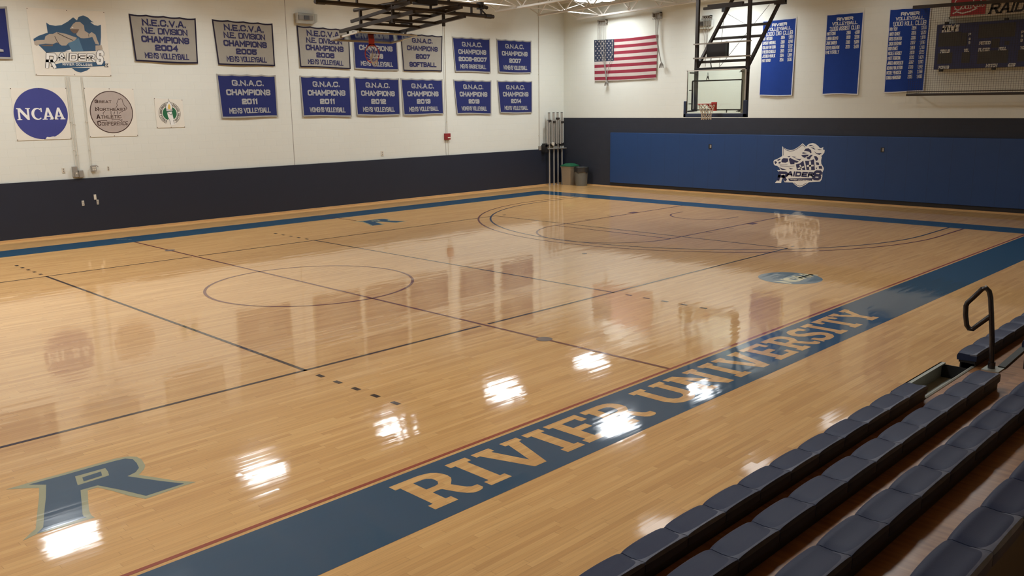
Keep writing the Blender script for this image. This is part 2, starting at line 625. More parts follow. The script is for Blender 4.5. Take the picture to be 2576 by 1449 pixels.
# ------------------------------------------------------------------ lettering
GL = {
 'A': (4, [[(0, 0), (1.7, 6), (2.3, 6), (4, 0)], [(0.6, 1.9), (3.4, 1.9)]]),
 'B': (4, [[(0, 0), (0, 6), (3.2, 6), (4, 5.3), (4, 3.7), (3.3, 3), (0, 3)], [(3.3, 3), (4, 2.3), (4, 0.7), (3.2, 0), (0, 0)]]),
 'C': (4, [[(4, 4.4), (4, 5.2), (3.2, 6), (0.8, 6), (0, 5.2), (0, 0.8), (0.8, 0), (3.2, 0), (4, 0.8), (4, 1.6)]]),
 'D': (4, [[(0, 0), (0, 6), (3.1, 6), (4, 5.1), (4, 0.9), (3.1, 0), (0, 0)]]),
 'E': (3.7, [[(3.7, 6), (0, 6), (0, 0), (3.7, 0)], [(0, 3), (3.1, 3)]]),
 'F': (3.6, [[(3.6, 6), (0, 6), (0, 0)], [(0, 3), (3, 3)]]),
 'G': (4, [[(4, 4.6), (4, 5.2), (3.2, 6), (0.8, 6), (0, 5.2), (0, 0.8), (0.8, 0), (3.2, 0), (4, 0.8), (4, 2.7), (2.3, 2.7)]]),
 'H': (4, [[(0, 0), (0, 6)], [(4, 0), (4, 6)], [(0, 3), (4, 3)]]),
 'I': (0, [[(0, 0), (0, 6)]]),
 'J': (3.4, [[(3.4, 6), (3.4, 0.8), (2.6, 0), (0.8, 0), (0, 0.8), (0, 1.8)]]),
 'K': (4, [[(0, 0), (0, 6)], [(0, 2.4), (4, 6)], [(1.2, 3.4), (4, 0)]]),
 'L': (3.5, [[(0, 6), (0, 0), (3.5, 0)]]),
 'M': (4.8, [[(0, 0), (0, 6), (2.4, 2.2), (4.8, 6), (4.8, 0)]]),
 'N': (4, [[(0, 0), (0, 6), (4, 0), (4, 6)]]),
 'O': (4, [[(0.8, 0), (0, 0.8), (0, 5.2), (0.8, 6), (3.2, 6), (4, 5.2), (4, 0.8), (3.2, 0), (0.8, 0)]]),
 'P': (4, [[(0, 0), (0, 6), (3.2, 6), (4, 5.2), (4, 3.4), (3.2, 2.6), (0, 2.6)]]),
 'R': (4, [[(0, 0), (0, 6), (3.2, 6), (4, 5.2), (4, 3.6), (3.2, 2.8), (0, 2.8)], [(2.2, 2.8), (4, 0)]]),
 'S': (4, [[(4, 4.6), (4, 5.2), (3.2, 6), (0.8, 6), (0, 5.2), (0, 3.8), (0.8, 3), (3.2, 3), (4, 2.2), (4, 0.8), (3.2, 0), (0.8, 0), (0, 0.8), (0, 1.4)]]),
 'T': (4, [[(0, 6), (4, 6)], [(2, 6), (2, 0)]]),
 'U': (4, [[(0, 6), (0, 0.8), (0.8, 0), (3.2, 0), (4, 0.8), (4, 6)]]),
 'V': (4, [[(0, 6), (2, 0), (4, 6)]]),
 'W': (5.4, [[(0, 6), (1.3, 0), (2.7, 5), (4.1, 0), (5.4, 6)]]),
 'X': (4, [[(0, 0), (4, 6)], [(0, 6), (4, 0)]]),
 'Y': (4, [[(0, 6), (2, 2.8), (4, 6)], [(2, 2.8), (2, 0)]]),
 'Z': (4, [[(0, 6), (4, 6), (0, 0), (4, 0)]]),
 '0': (3.8, [[(0.6, 0), (0, 0.6), (0, 5.4), (0.6, 6), (3.2, 6), (3.8, 5.4), (3.8, 0.6), (3.2, 0), (0.6, 0)]]),
 '1': (1.4, [[(0, 4.8), (1.4, 6), (1.4, 0)]]),
 '2': (3.8, [[(0, 4.8), (0, 5.4), (0.6, 6), (3.2, 6), (3.8, 5.4), (3.8, 3.8), (3.2, 3.1), (0.6, 2.6), (0, 2), (0, 0), (3.8, 0)]]),
 '3': (3.8, [[(0, 5), (0, 5.4), (0.6, 6), (3.2, 6), (3.8, 5.4), (3.8, 3.7), (3.2, 3), (1.2, 3)], [(3.2, 3), (3.8, 2.3), (3.8, 0.6), (3.2, 0), (0.6, 0), (0, 0.6), (0, 1)]]),
 '4': (3.8, [[(3, 0), (3, 6), (0, 2), (3.8, 2)]]),
 '5': (3.8, [[(3.8, 6), (0, 6), (0, 3.4), (3.2, 3.4), (3.8, 2.8), (3.8, 0.6), (3.2, 0), (0.6, 0), (0, 0.6), (0, 1)]]),
 '6': (3.8, [[(3.8, 5), (3.8, 5.4), (3.2, 6), (0.6, 6), (0, 5.4), (0, 0.6), (0.6, 0), (3.2, 0), (3.8, 0.6), (3.8, 2.7), (3.2, 3.3), (0, 3.3)]]),
 '7': (3.8, [[(0, 6), (3.8, 6), (1.4, 0)]]),
 '8': (3.8, [[(0.6, 3), (0, 3.6), (0, 5.4), (0.6, 6), (3.2, 6), (3.8, 5.4), (3.8, 3.6), (3.2, 3), (0.6, 3), (0, 2.4), (0, 0.6), (0.6, 0), (3.2, 0), (3.8, 0.6), (3.8, 2.4), (3.2, 3)]]),
 '9': (3.8, [[(0, 1), (0, 0.6), (0.6, 0), (3.2, 0), (3.8, 0.6), (3.8, 5.4), (3.2, 6), (0.6, 6), (0, 5.4), (0, 3.4), (0.6, 2.8), (3.8, 2.8)]]),
 '.': (0, [[(0, -0.02), (0, 0.35)]]), ',': (0.4, [[(0.4, 0.4), (0, -1.0)]]), "'": (0, [[(0, 6.2), (0, 4.6)]]), '-': (1.8, [[(0, 3), (1.8, 3)]]),
}

def ribbon(pts, t):
    """quads of a mitred stroke of width t along a 2-D polyline"""
    P = [Vector(p) for p in pts]
    closed = (P[0] - P[-1]).length < 1e-6
    if closed:
        P = P[:-1]
    m = len(P)
    L, R = [], []
    for i in range(m):
        a = P[i - 1] if (i > 0 or closed) else None
        c = P[(i + 1) % m] if (i < m - 1 or closed) else None
        d0 = (P[i] - a).normalized() if a is not None else None
        d1 = (c - P[i]).normalized() if c is not None else None
        if d0 is None:
            d0 = d1
        if d1 is None:
            d1 = d0
        n0, n1 = Vector((-d0.y, d0.x)), Vector((-d1.y, d1.x))
        b = n0 + n1
        if b.length < 0.3:
            b = n0
            k = 1.0
        else:
            b.normalize()
            k = min(1.0 / max(b.dot(n0), 0.2), 2.2)
        L.append(P[i] + b * (t / 2 * k))
        R.append(P[i] - b * (t / 2 * k))
    out = []
    for i in range(m if closed else m - 1):
        j = (i + 1) % m
        out.append([L[i], L[j], R[j], R[i]])
    return out

def text_quads(s, W, H, t, gap=1.5, shear=0.0, serif=0.0, space=3.0, fat=0.0):
    """block lettering filling a W x H box from (0, 0); returns 2-D quads"""
    units, seq = 0.0, []
    for ch in s:
        if ch == ' ':
            units += space
            continue
        g = GL[ch]
        seq.append((units, g))
        units += g[0] + gap
    units -= gap
    sx = (W - t - shear * H) / max(units, 0.01)
    sy = (H - t) / 6.0
    gt = 0
    out = []
    for x0, (gw, strokes) in seq:
        for st in strokes:
            pts = [((x0 + a) * sx + t / 2, b * sy + t / 2) for a, b in st]
            q = []
            P = pts
            closed = P[0] == P[-1]
            # square the ends out to the box edge
            if not closed:
                P = [Vector(p) for p in P]
                for e, f in ((0, 1), (-1, -2)):
                    d = (P[e] - P[f]).normalized()
                    if abs(d.y) > 0.6:
                        P[e] = P[e] + d * (t / 2)
                    elif abs(d.x) > 0.9:
                        P[e] = P[e] + d * (t / 2)
                P = [tuple(p) for p in P]
            q = ribbon(P, t + fat)
            if serif and not closed:
                for e in (0, -1):
                    px, py = P[e]
                    if py < 0.08 * H:
                        q.append([Vector((px - t * serif, 0)), Vector((px + t * serif, 0)), Vector((px + t * serif, t * 0.45)), Vector((px - t * serif, t * 0.45))])
                    elif py > 0.92 * H and abs(P[e][0] - P[1 if e == 0 else -2][0]) < 0.9 * sx * 4:
                        q.append([Vector((px - t * serif, H)), Vector((px + t * serif, H)), Vector((px + t * serif, H - t * 0.45)), Vector((px - t * serif, H - t * 0.45))])
            for quad in q:
                out.append([(p[0] + shear * p[1], p[1]) for p in quad])
    return out

def bil(q):
    TL, TR, BR, BL = (Vector(p) for p in q)
    def f(u, v):
        a = BL + (BR - BL) * u
        b = TL + (TR - TL) * u
        return a + (b - a) * v
    return f

WY, WX = 10.039, 18.267      # inner faces of the banner wall and of the end wall
def on_l(off):
    return lambda a, b: (a, WY - off, b)
def on_r(off):
    return lambda a, b: (WX - off, a, b)

def poly(mb, pts, pl, mi=0):
    mb.face([pl(a, b) for a, b in pts], mi)

def stroke(mb, pts, t, pl, mi=0):
    for q in ribbon(pts, t):
        mb.face([pl(p[0], p[1]) for p in q], mi)

def text_box(mb, s, x0, z0, x1, z1, t, pl, mi=0, **kw):
    """text between horizontal coordinate x0 (left) and x1 (right), bottom z0, top z1"""
    W, H = abs(x1 - x0), z1 - z0
    sg = 1 if x1 > x0 else -1
    for q in text_quads(s, W, H, t, **kw):
        mb.face([pl(x0 + sg * a, z0 + b) for a, b in q], mi)

def circle_pts(cx, cz, rx, rz, n=64, a0=0, a1=2 * math.pi):
    return [(cx + rx * math.cos(a0 + (a1 - a0) * k / n), cz + rz * math.sin(a0 + (a1 - a0) * k / n)) for k in range(n if a1 - a0 > 6.28 else n + 1)]

# ------------------------------------------------------------------ measured outlines (metres)
BAN = {
  'n04': [(1.406,5.5),(3.205,5.485),(3.154,4.295),(1.455,4.304)],
  'n05': [(3.668,5.495),(5.532,5.479),(5.507,4.268),(3.74,4.29)],
  'n06': [(6.318,5.469),(8.173,5.442),(8.152,4.258),(6.345,4.268)],
  'm11': [(3.671,4.043),(5.524,4.033),(5.501,2.828),(3.721,2.834)],
  'w11': [(6.322,4.032),(8.138,4.032),(8.112,2.805),(6.342,2.821)],
  'm06': [(8.296,5.404),(10.029,5.402),(10.056,4.235),(8.304,4.25)],
  'sb07': [(10.196,5.437),(12.007,5.428),(11.913,4.236),(10.253,4.244)],
  'bb07': [(12.442,5.428),(14.255,5.443),(14.239,4.248),(12.536,4.239)],
  'w07': [(14.577,5.443),(16.417,5.452),(16.372,4.254),(14.648,4.246)],
  'm12': [(8.281,4.024),(10.074,3.996),(10.051,2.803),(8.308,2.818)],
  'm13': [(10.137,4.002),(11.961,3.993),(11.946,2.8),(10.191,2.806)],
  'w13': [(12.45,3.99),(14.291,3.977),(14.233,2.78),(12.565,2.799)],
  'm14': [(14.579,3.98),(16.447,3.985),(16.401,2.788),(14.69,2.803)],
  'edge': [(-1.419,5.487),(-1.442,4.275)],
  'edgeL': [(-1.563,4.543),(-1.672,4.591),(-1.687,4.46),(-1.622,4.462)],
}
SGN = {
  'raid': [(-1.006,5.489),(0.802,5.507),(0.818,3.926),(-0.973,3.928)],
  'ncaa': [(-1.572,3.629),(-0.311,3.642),(-0.32,2.395),(-1.558,2.392)],
  'gnac': [(0.109,3.644),(1.337,3.625),(1.342,2.413),(0.127,2.422)],
  'ecac': [(1.862,3.385),(2.629,3.339),(2.638,2.603),(1.869,2.607)],
  'ncaa_d': [(-1.56,3.053),(-0.946,3.629),(-0.343,2.98),(-1.015,2.41)],
  'gnac_d': [(0.188,3.077),(0.733,3.565),(1.268,3.004),(0.729,2.502)],
  'ecac_d': [(1.947,2.984),(2.259,3.273),(2.548,2.976),(2.225,2.692)],
  'bite': [(-0.929,2.401),(-0.887,2.461),(-0.817,2.453),(-0.744,2.47),(-0.692,2.46),(-0.653,2.407)],
}
SGT = {
  'ncaa_t': [(-1.491,3.151),(-1.501,2.881),(-0.404,2.872),(-0.436,3.159)],
  'reg': [(-0.391,2.94)],
  'g1': [(0.329,3.347),(0.746,3.263)],
  'g2': [(0.328,3.161),(1.092,3.069)],
  'g3': [(0.341,2.979),(0.954,2.878)],
  'g4': [(0.343,2.816),(1.114,2.701)],
  'map1': [(0.844,3.146),(0.879,3.194),(0.875,3.252),(0.912,3.33),(0.935,3.364),(0.957,3.345),(0.985,3.374),(1.022,3.349),(1.033,3.271),(1.065,3.193),(1.096,3.169),(1.124,3.13),(1.083,3.085),(1.022,3.066),(0.991,3.047),(0.94,3.028),(0.916,2.99)],
  'map2': [(0.518,2.976),(0.509,3.015),(0.556,3.062)],
  'map3': [(0.709,3.06),(0.703,3.002),(0.709,2.964)],
  'map4': [(0.805,3.049),(0.774,2.972)],
  'map5': [(0.861,3.058),(0.875,2.971)],
  'map6': [(0.33,2.816),(0.416,2.824),(0.579,2.83),(0.587,2.811)],
  'map7': [(0.713,2.876),(0.715,2.837),(0.862,2.844),(0.893,2.863),(0.919,2.824),(0.97,2.842),(0.955,2.793)],
  'map8': [(0.71,2.692),(0.793,2.738)],
  'flame': [(2.253,3.324),(2.318,3.222),(2.338,3.141),(2.309,3.06),(2.154,3.062),(2.153,3.163),(2.192,3.233)],
  'flame_y': [(2.251,3.239),(2.281,3.172),(2.28,3.117),(2.252,3.085),(2.221,3.092),(2.207,3.132),(2.224,3.193)],
  'cup': [(2.157,3.092),(2.337,3.09),(2.329,3.044),(2.158,3.038)],
  'arm': [(2.18,3.001),(2.203,3.021),(2.31,3.03),(2.32,2.948),(2.337,2.856),(2.348,2.703),(2.246,2.691),(2.223,2.828),(2.196,2.879),(2.185,2.94)],
  'armline': [(2.192,3.011),(2.26,2.949),(2.291,2.939),(2.308,2.999)],
  'greenc': [(2.243,2.99),(2.053,2.993),(2.435,2.987),(2.259,3.162),(2.236,2.807)],
}
RAI = {
  'shield': [(-0.599,5.169),(-0.535,5.119),(-0.398,5.1),(-0.254,5.125),(-0.102,5.215),(0.036,5.323),(0.119,5.255),(0.164,5.339),(0.278,5.383),(0.384,5.343),(0.467,5.256),(0.52,5.231),(0.436,5.227),(0.522,5.167),(0.605,5.153),(0.683,5.185),(0.655,4.885),(0.601,4.584),(0.484,4.542),(-0.678,4.467),(-0.816,4.624),(-0.924,4.726),(-0.928,4.771),(-0.808,4.847),(-0.628,4.918),(-0.592,4.928)],
  'tip': [(-0.132,4.116),(0.318,4.126),(0.228,4.059),(0.075,4.009),(-0.032,4.035)],
  'horse': [(-0.926,4.708),(-0.854,4.747),(-0.68,4.763),(-0.653,4.845),(-0.56,4.903),(-0.472,4.907),(-0.387,4.956),(-0.17,4.921),(0.074,4.841),(-0.009,4.746),(-0.14,4.704),(-0.2,4.647),(-0.307,4.643),(-0.406,4.712),(-0.498,4.672),(-0.672,4.674),(-0.831,4.641),(-0.869,4.613),(-0.917,4.638)],
  'reins': [(-0.381,4.939),(-0.196,4.847),(-0.024,4.773)],
  'neck': [(-0.443,4.854),(-0.402,4.748),(-0.357,4.677)],
  'helm': [(-0.076,5.044),(0.019,5.167),(0.087,5.216),(0.188,5.222),(0.271,5.144),(0.275,5.016),(0.362,4.965),(0.368,4.854),(0.182,4.827),(0.08,4.896),(0.065,4.932),(0.15,5.046)],
  'visor': [(-0.067,5.044),(0.15,5.046),(0.086,4.952),(0.012,4.939),(-0.054,5.0)],
  'eye': [(-0.037,5.07),(0.003,5.103),(0.017,5.072)],
  'paul': [(0.348,4.927),(0.439,4.996),(0.526,4.935),(0.551,4.825),(0.594,4.696),(0.502,4.711),(0.445,4.876),(0.368,4.854)],
  'hand': [(0.498,4.673),(0.65,4.688),(0.667,4.586),(0.485,4.552)],
  'sh1': [(-0.158,4.703),(-0.007,4.764),(0.11,4.843),(0.195,4.523),(-0.072,4.505)],
  'sh2': [(0.11,4.843),(0.274,4.831),(0.436,4.875),(0.455,4.709),(0.475,4.542),(0.195,4.523)],
  'foot': [(-0.251,4.508),(-0.102,4.559),(-0.09,4.501)],
  'jaw': [(-0.781,4.634),(-0.499,4.663),(-0.513,4.621),(-0.696,4.614)],
  'ribbon': [(-0.553,4.181),(-0.353,4.231),(0.436,4.269),(0.695,4.304),(0.682,4.181),(-0.545,4.093)],
  'flagL': [(-0.602,4.216),(-0.53,4.227),(-0.54,4.144),(-0.601,4.143),(-0.562,4.184)],
  'flagR': [(0.687,4.228),(0.754,4.234),(0.721,4.191),(0.756,4.158),(0.67,4.156)],
  'tR': [(-0.732,4.456),(-0.438,4.101)],
  'tA': [(-0.442,4.465),(0.457,4.288)],
  'tS': [(0.458,4.56),(0.691,4.209)],
  'tC': [(-0.334,4.204),(0.371,4.183)],
}
PADLOGO = {
  'sil': [(0.862,1.18),(0.841,1.224),(0.757,1.255),(0.636,1.316),(0.569,1.36),(0.559,1.381),(0.575,1.677),(0.499,1.622),(0.405,1.583),(0.297,1.561),(0.192,1.574),(0.09,1.625),(-0.026,1.704),(-0.117,1.789),(-0.242,1.681),(-0.276,1.73),(-0.346,1.78),(-0.448,1.8),(-0.536,1.784),(-0.627,1.724),(-0.704,1.651),(-0.747,1.652),(-0.809,1.688),(-0.807,1.606),(-0.862,1.594),(-0.856,1.512),(-0.803,1.443),(-0.756,1.394),(-0.785,1.388),(-0.764,1.264),(-0.777,1.169),(-0.824,1.102),(-0.869,1.035),(-0.868,0.98),(-0.824,0.882),(-0.838,0.773),(-0.816,0.662),(-0.769,0.604),(-0.398,0.565),(-0.306,0.49),(-0.176,0.413),(-0.102,0.391),(-0.026,0.405),(0.068,0.463),(0.148,0.53),(0.43,0.522),(0.508,0.668),(0.535,0.596),(0.552,0.495),(0.77,0.484),(0.69,0.588),(0.634,0.847),(0.722,0.898),(0.599,0.913),(0.649,0.989),(0.722,1.043),(0.808,1.054),(0.85,1.102)],
  'line1': [(0.521,1.383),(0.535,1.635),(0.434,1.561),(0.295,1.525),(0.175,1.546),(0.044,1.619),(-0.12,1.741),(-0.214,1.66)],
  'line2': [(0.102,0.525),(0.007,0.459),(-0.1,0.427),(-0.203,0.461),(-0.325,0.543)],
  'neck': [(0.326,1.269),(0.284,1.32),(0.159,1.261),(-0.024,1.211),(0.033,1.17),(0.124,1.175),(0.121,1.122),(0.256,1.107),(0.282,1.151)],
  'cheek': [(0.583,1.19),(0.571,1.261),(0.512,1.298),(0.358,1.296),(0.345,1.198),(0.427,1.156),(0.566,1.162)],
  'm1': [(0.74,1.227),(0.634,1.28),(0.609,1.253),(0.692,1.208)],
  'm2': [(0.823,1.182),(0.769,1.191),(0.728,1.149),(0.787,1.095),(0.812,1.125)],
  'm3': [(0.682,1.158),(0.614,1.189),(0.599,1.14),(0.668,1.109)],
  'mane1': [(0.233,1.367),(0.059,1.348),(0.14,1.324)],
  'mane2': [(0.132,1.31),(-0.05,1.282),(-0.116,1.305),(-0.053,1.24),(0.024,1.265)],
  'ear': [(0.385,1.359),(0.272,1.376),(0.315,1.333)],
  'chest1': [(0.658,1.01),(0.54,0.965),(0.376,0.929),(0.552,0.915)],
  'chest2': [(0.319,1.002),(0.15,0.969),(0.247,0.946)],
  'l3': [(0.639,1.082),(0.362,1.092)],
  'l4': [(0.621,1.047),(0.375,1.042),(0.118,1.063)],
  'dome': [(-0.176,1.542),(-0.224,1.619),(-0.326,1.635),(-0.41,1.582),(-0.434,1.501),(-0.401,1.479),(-0.354,1.526),(-0.242,1.55)],
  'vis1': [(-0.114,1.464),(-0.141,1.506),(-0.305,1.483),(-0.174,1.459)],
  'vis2': [(-0.087,1.415),(-0.22,1.432),(-0.345,1.436),(-0.326,1.387),(-0.253,1.371),(-0.234,1.326),(-0.15,1.354)],
  'guard': [(-0.419,1.431),(-0.485,1.433),(-0.423,1.363),(-0.391,1.293),(-0.317,1.29),(-0.269,1.344),(-0.341,1.374)],
  'pl1': [(-0.322,1.697),(-0.364,1.739),(-0.422,1.74),(-0.528,1.681),(-0.424,1.713)],
  'pl2': [(-0.382,1.671),(-0.5,1.653),(-0.563,1.586),(-0.473,1.625)],
  'pl3': [(-0.507,1.551),(-0.613,1.485),(-0.785,1.497),(-0.702,1.44),(-0.599,1.464)],
  'pl4': [(-0.611,1.628),(-0.677,1.61),(-0.778,1.619),(-0.679,1.582)],
  'paul': [(-0.516,1.393),(-0.603,1.396),(-0.666,1.329),(-0.655,1.274),(-0.598,1.245),(-0.55,1.325)],
  'shl': [(0.075,1.117),(-0.058,1.149),(-0.172,1.244),(-0.263,0.949),(0.027,0.937)],
  'shr': [(-0.231,1.239),(-0.379,1.244),(-0.529,1.297),(-0.579,0.962),(-0.3,0.95)],
  'cr1': [(-0.046,1.1),(-0.09,1.109),(-0.159,0.951),(-0.115,0.942)],
  'cr2': [(0.008,1.0),(-0.204,1.071),(-0.217,1.03),(-0.006,0.962)],
  'cr3': [(-0.368,1.223),(-0.431,1.228),(-0.455,0.963),(-0.388,0.961)],
  'cr4': [(-0.299,1.103),(-0.525,1.129),(-0.533,1.077),(-0.305,1.047)],
  'h1': [(-0.593,1.21),(-0.688,1.2),(-0.715,1.125),(-0.62,1.122)],
  'h2': [(-0.695,1.09),(-0.796,1.101),(-0.823,1.006),(-0.707,1.008)],
  'h3': [(-0.611,1.039),(-0.647,1.04),(-0.643,0.999),(-0.606,0.997)],
  'rib': [(0.315,0.649),(-0.529,0.703),(-0.498,0.619),(0.264,0.573)],
  'tR': [(0.705,0.873),(0.31,0.564)],
  'tA': [(0.374,0.89),(-0.572,0.726)],
  'tS': [(-0.499,0.958),(-0.839,0.638)],
  'tU': [(0.238,0.638),(-0.468,0.628)],
}
LONG = {
  'dig': [(1.511,5.66),(0.33,5.681),(0.346,3.274),(1.507,3.286)],
  'ast': [(-0.637,5.691),(-1.794,5.688),(-1.788,3.274),(-0.644,3.288)],
  'kil': [(-2.542,5.697),(-3.719,5.674),(-3.697,3.32),(-2.554,3.312)],
}
SBD = {
  'board': [(-3.973,5.139),(-6.15,5.124),(-6.266,3.912),(-3.984,3.928)],
  'HOME': [(-4.118,5.1),(-4.571,4.918)],
  'FOULS': [(-4.119,4.455),(-4.382,4.359)],
  'TOL': [(-4.732,4.446),(-4.88,4.363)],
  'PERIOD': [(-5.11,4.617),(-5.403,4.531)],
  'PLAYER': [(-5.104,4.445),(-5.4,4.355)],
  'FOUL': [(-5.608,4.443),(-5.811,4.358)],
  'POINTS': [(-4.101,4.015),(-4.396,3.926)],
  'MATCH': [(-5.33,4.017),(-5.624,3.927)],
  'OES': [(-5.864,4.014),(-6.073,3.928)],
  'PBB': [(-4.824,4.855),(-4.888,4.785),(-4.834,4.732),(-4.885,4.673),(-4.834,4.638),(-4.886,4.564)],
  'PBB2': [(-6.118,4.835),(-6.176,4.763),(-6.117,4.731),(-6.168,4.666),(-6.113,4.628),(-6.171,4.552)],
  'TO2': [(-6.123,4.432),(-6.223,4.359)],
  'd1': [(-4.05,4.904),(-4.641,4.536)],
  'd1b': [(-4.649,4.875),(-4.798,4.527)],
  'd2': [(-5.069,5.136),(-5.973,4.673)],
  'd3': [(-4.066,4.365),(-4.45,4.068)],
  'd4': [(-4.694,4.353),(-4.911,4.068)],
  'd5': [(-5.101,4.37),(-5.854,4.029)],
  'd6': [(-5.421,4.669),(-5.617,4.437)],
  'd7': [(-6.089,4.348),(-6.253,4.049)],
  'possess': [(-5.741,4.595),(-5.854,4.488)],
  'coke': [(-4.295,5.879),(-5.172,5.853),(-5.197,5.329),(-4.301,5.337)],
  'cframe': [(-4.271,5.288),(-6.134,5.283)],
  'raiders': [(-5.275,5.598),(-6.131,5.319)],
  'cocatext': [(-4.333,5.763),(-5.056,5.479)],
}
NET = {
  'net': [(-3.572,5.615),(-6.2,5.564),(-6.426,3.211),(-3.538,3.223)],
  'netw': [(-3.385,5.664),(-3.35,3.226)],
}
FLG = {
  'flag': [(8.495,5.463),(5.579,5.479),(5.602,3.957),(8.434,3.943)],
  'canton': [(7.548,5.45),(7.548,4.658)],
  'br1': [(8.248,6.157),(7.855,5.999)],
  'br2': [(5.754,6.232),(5.426,6.039)],
  'r1': [(8.23,5.99),(8.152,5.984),(8.089,5.98),(7.995,5.974),(7.895,5.967),(7.796,3.817),(7.957,5.451)],
  'r2': [(5.622,6.032),(5.481,6.021),(5.344,4.575),(5.324,4.37)],
  'br3': [(3.696,5.97),(3.389,5.874)],
  'gbox': [(3.887,5.815),(3.311,5.533)],
  'gdark': [(3.812,5.773),(3.669,5.654)],
}
MSC = {
  'speaker': [(6.293,5.822),(6.964,5.811),(6.956,5.592),(6.835,5.522),(6.297,5.524)],
  'spk_in': [(6.571,5.761),(6.728,5.643)],
  'condA': [(-0.307,3.836),(-0.32,1.727)],
  'condB': [(-0.181,3.837),(-0.243,1.838)],
  'condC': [(0.079,3.84),(0.078,1.724)],
  'condD': [(0.113,3.597),(0.1,1.723)],
  'boxA': [(-0.395,1.712),(-0.285,1.455)],
  'boxB': [(-0.262,1.608),(-0.148,1.431)],
  'boxC': [(0.055,1.706),(0.169,1.563)],
  'out1': [(-0.628,1.697),(-0.56,1.569)],
  'out2': [(0.472,1.673),(0.519,1.562)],
  'o3': [(-0.262,0.848),(-0.202,0.721)],
  'o4': [(0.047,0.981),(0.107,0.848)],
  'o5': [(0.102,0.843),(0.153,0.72)],
  'fire': [(11.963,2.153),(12.213,1.94)],
  'fcond': [(12.099,5.824),(12.109,2.135)],
  'fcond2': [(12.139,1.943),(12.141,1.475)],
  'out963': [(9.212,1.674),(9.317,1.514)],
  'c1355': [(16.809,6.08),(16.814,1.535)],
  'b1358': [(16.769,1.522),(16.904,1.364)],
  'pad': [(7.629,2.007),(-6.403,2.072),(-6.586,0.175),(7.644,0.139)],
  'po1': [(3.321,1.683),(3.205,1.537)],
  'po2': [(-2.606,1.714),(-2.71,1.576)],
  'pot': [(17.065,4.633),(16.823,2.549)],
}
FLR = {
  'out': [(-6.508,-5.543),(-6.252,-5.535),(-6.046,-5.543),(-5.821,-5.546),(-5.624,-5.546),(-5.521,-5.577),(-5.467,-5.649),(-5.461,-5.739),(-5.495,-5.897),(-5.536,-5.973),(-5.622,-6.065),(-5.555,-6.202),(-5.45,-6.427),(-5.35,-6.566),(-5.456,-6.562),(-5.784,-6.576),(-5.849,-6.428),(-5.907,-6.223),(-5.964,-6.064),(-6.042,-6.057),(-6.124,-6.294),(-6.178,-6.46),(-6.196,-6.554),(-6.193,-6.618),(-6.376,-6.604),(-6.595,-6.577),(-6.701,-6.613),(-6.635,-6.54),(-6.573,-6.482),(-6.473,-6.199),(-6.371,-5.914),(-6.306,-5.713),(-6.377,-5.643)],
  'blue': [(-6.345,-5.578),(-6.062,-5.592),(-5.793,-5.594),(-5.645,-5.601),(-5.555,-5.613),(-5.515,-5.681),(-5.527,-5.792),(-5.558,-5.915),(-5.618,-5.987),(-5.701,-6.02),(-5.641,-6.142),(-5.541,-6.339),(-5.434,-6.524),(-5.755,-6.523),(-5.846,-6.268),(-5.949,-6.024),(-6.083,-6.013),(-6.161,-6.254),(-6.238,-6.49),(-6.246,-6.535),(-6.233,-6.567),(-6.425,-6.565),(-6.592,-6.568),(-6.524,-6.496),(-6.435,-6.24),(-6.332,-5.956),(-6.243,-5.687)],
  'ring': [(-6.014,-5.693),(-5.765,-5.703),(-5.778,-5.798),(-5.803,-5.887),(-6.065,-5.9)],
  'core': [(-5.979,-5.763),(-5.82,-5.752),(-5.847,-5.849),(-6.002,-5.858)],
}
# ------------------------------------------------------------------ the room
X0, X1, Y0, Y1 = -18.3, WX, -16.9, WY
def roof_z(y):
    return 6.95 + 0.035 * ((Y1 - y) if y > -3.43 else (y - Y0))

m = MB()
m.face([(X0, Y0, 0), (X1, Y0, 0), (X1, Y1, 0), (X0, Y1, 0)])
floor = struct(m.build('floor', 'maple', origin=(0, 0, 0)))

m = MB()
m.box((X0, Y1, 1.40), (X1 + 0.2, Y1 + 0.2, 7.4))
struct(m.build('wall_left', 'wall_x'))
m = MB()
m.box((X0, Y1 - 0.045, 0.045), (X1, Y1 + 0.2, 1.40))
struct(m.build('wall_left_padding', 'navy_x'))
m = MB()
m.box((X0, Y1 - 0.075, 0), (X1 - 0.03, Y1, 0.045))
struct(m.build('baseboard_left', 'shoe'))
m = MB()
m.box((X1, Y0, 2.576), (X1 + 0.2, Y1, 7.6))
struct(m.build('wall_right', 'wall_y'))
m = MB()
m.box((X1, Y0, 0.0), (X1 + 0.2, Y1, 2.576))
struct(m.build('wall_right_dado', 'navy_y'))
m = MB()
m.box((X1 - 0.03, Y0, 0), (X1, Y1 - 0.03, 0.03))
struct(m.build('baseboard_right', 'shoe'))
m = MB()
m.box((X0 - 0.2, Y0, 0), (X0, Y1, 7.6))
struct(m.build('wall_near_end', 'wall_y'))
m = MB()
m.box((X0, Y0 - 0.2, 0), (X1, Y0, 7.4))
struct(m.build('wall_rear', 'wall_x'))
m = MB()
ym = -3.43
for ya, yb in ((Y1 + 0.2, ym), (ym, Y0 - 0.2)):
    m.face([(X0 - 0.2, ya, roof_z(ya)), (X1 + 0.2, ya, roof_z(ya)), (X1 + 0.2, yb, roof_z(yb)), (X0 - 0.2, yb, roof_z(yb))])
struct(m.build('ceiling', 'deck'))
# vertical joints in the painted block
for i, (a, b) in enumerate(((5.97, 1.40), (12.03, 1.40), (16.84, 1.40), (-6.1, 1.40), (-12.2, 1.40))):
    m = MB()
    m.box((a, Y1 - 0.004, b), (a + 0.012, Y1 + 0.001, 6.9))
    struct(m.build('trim_%d' % (i + 1), 'joint'))

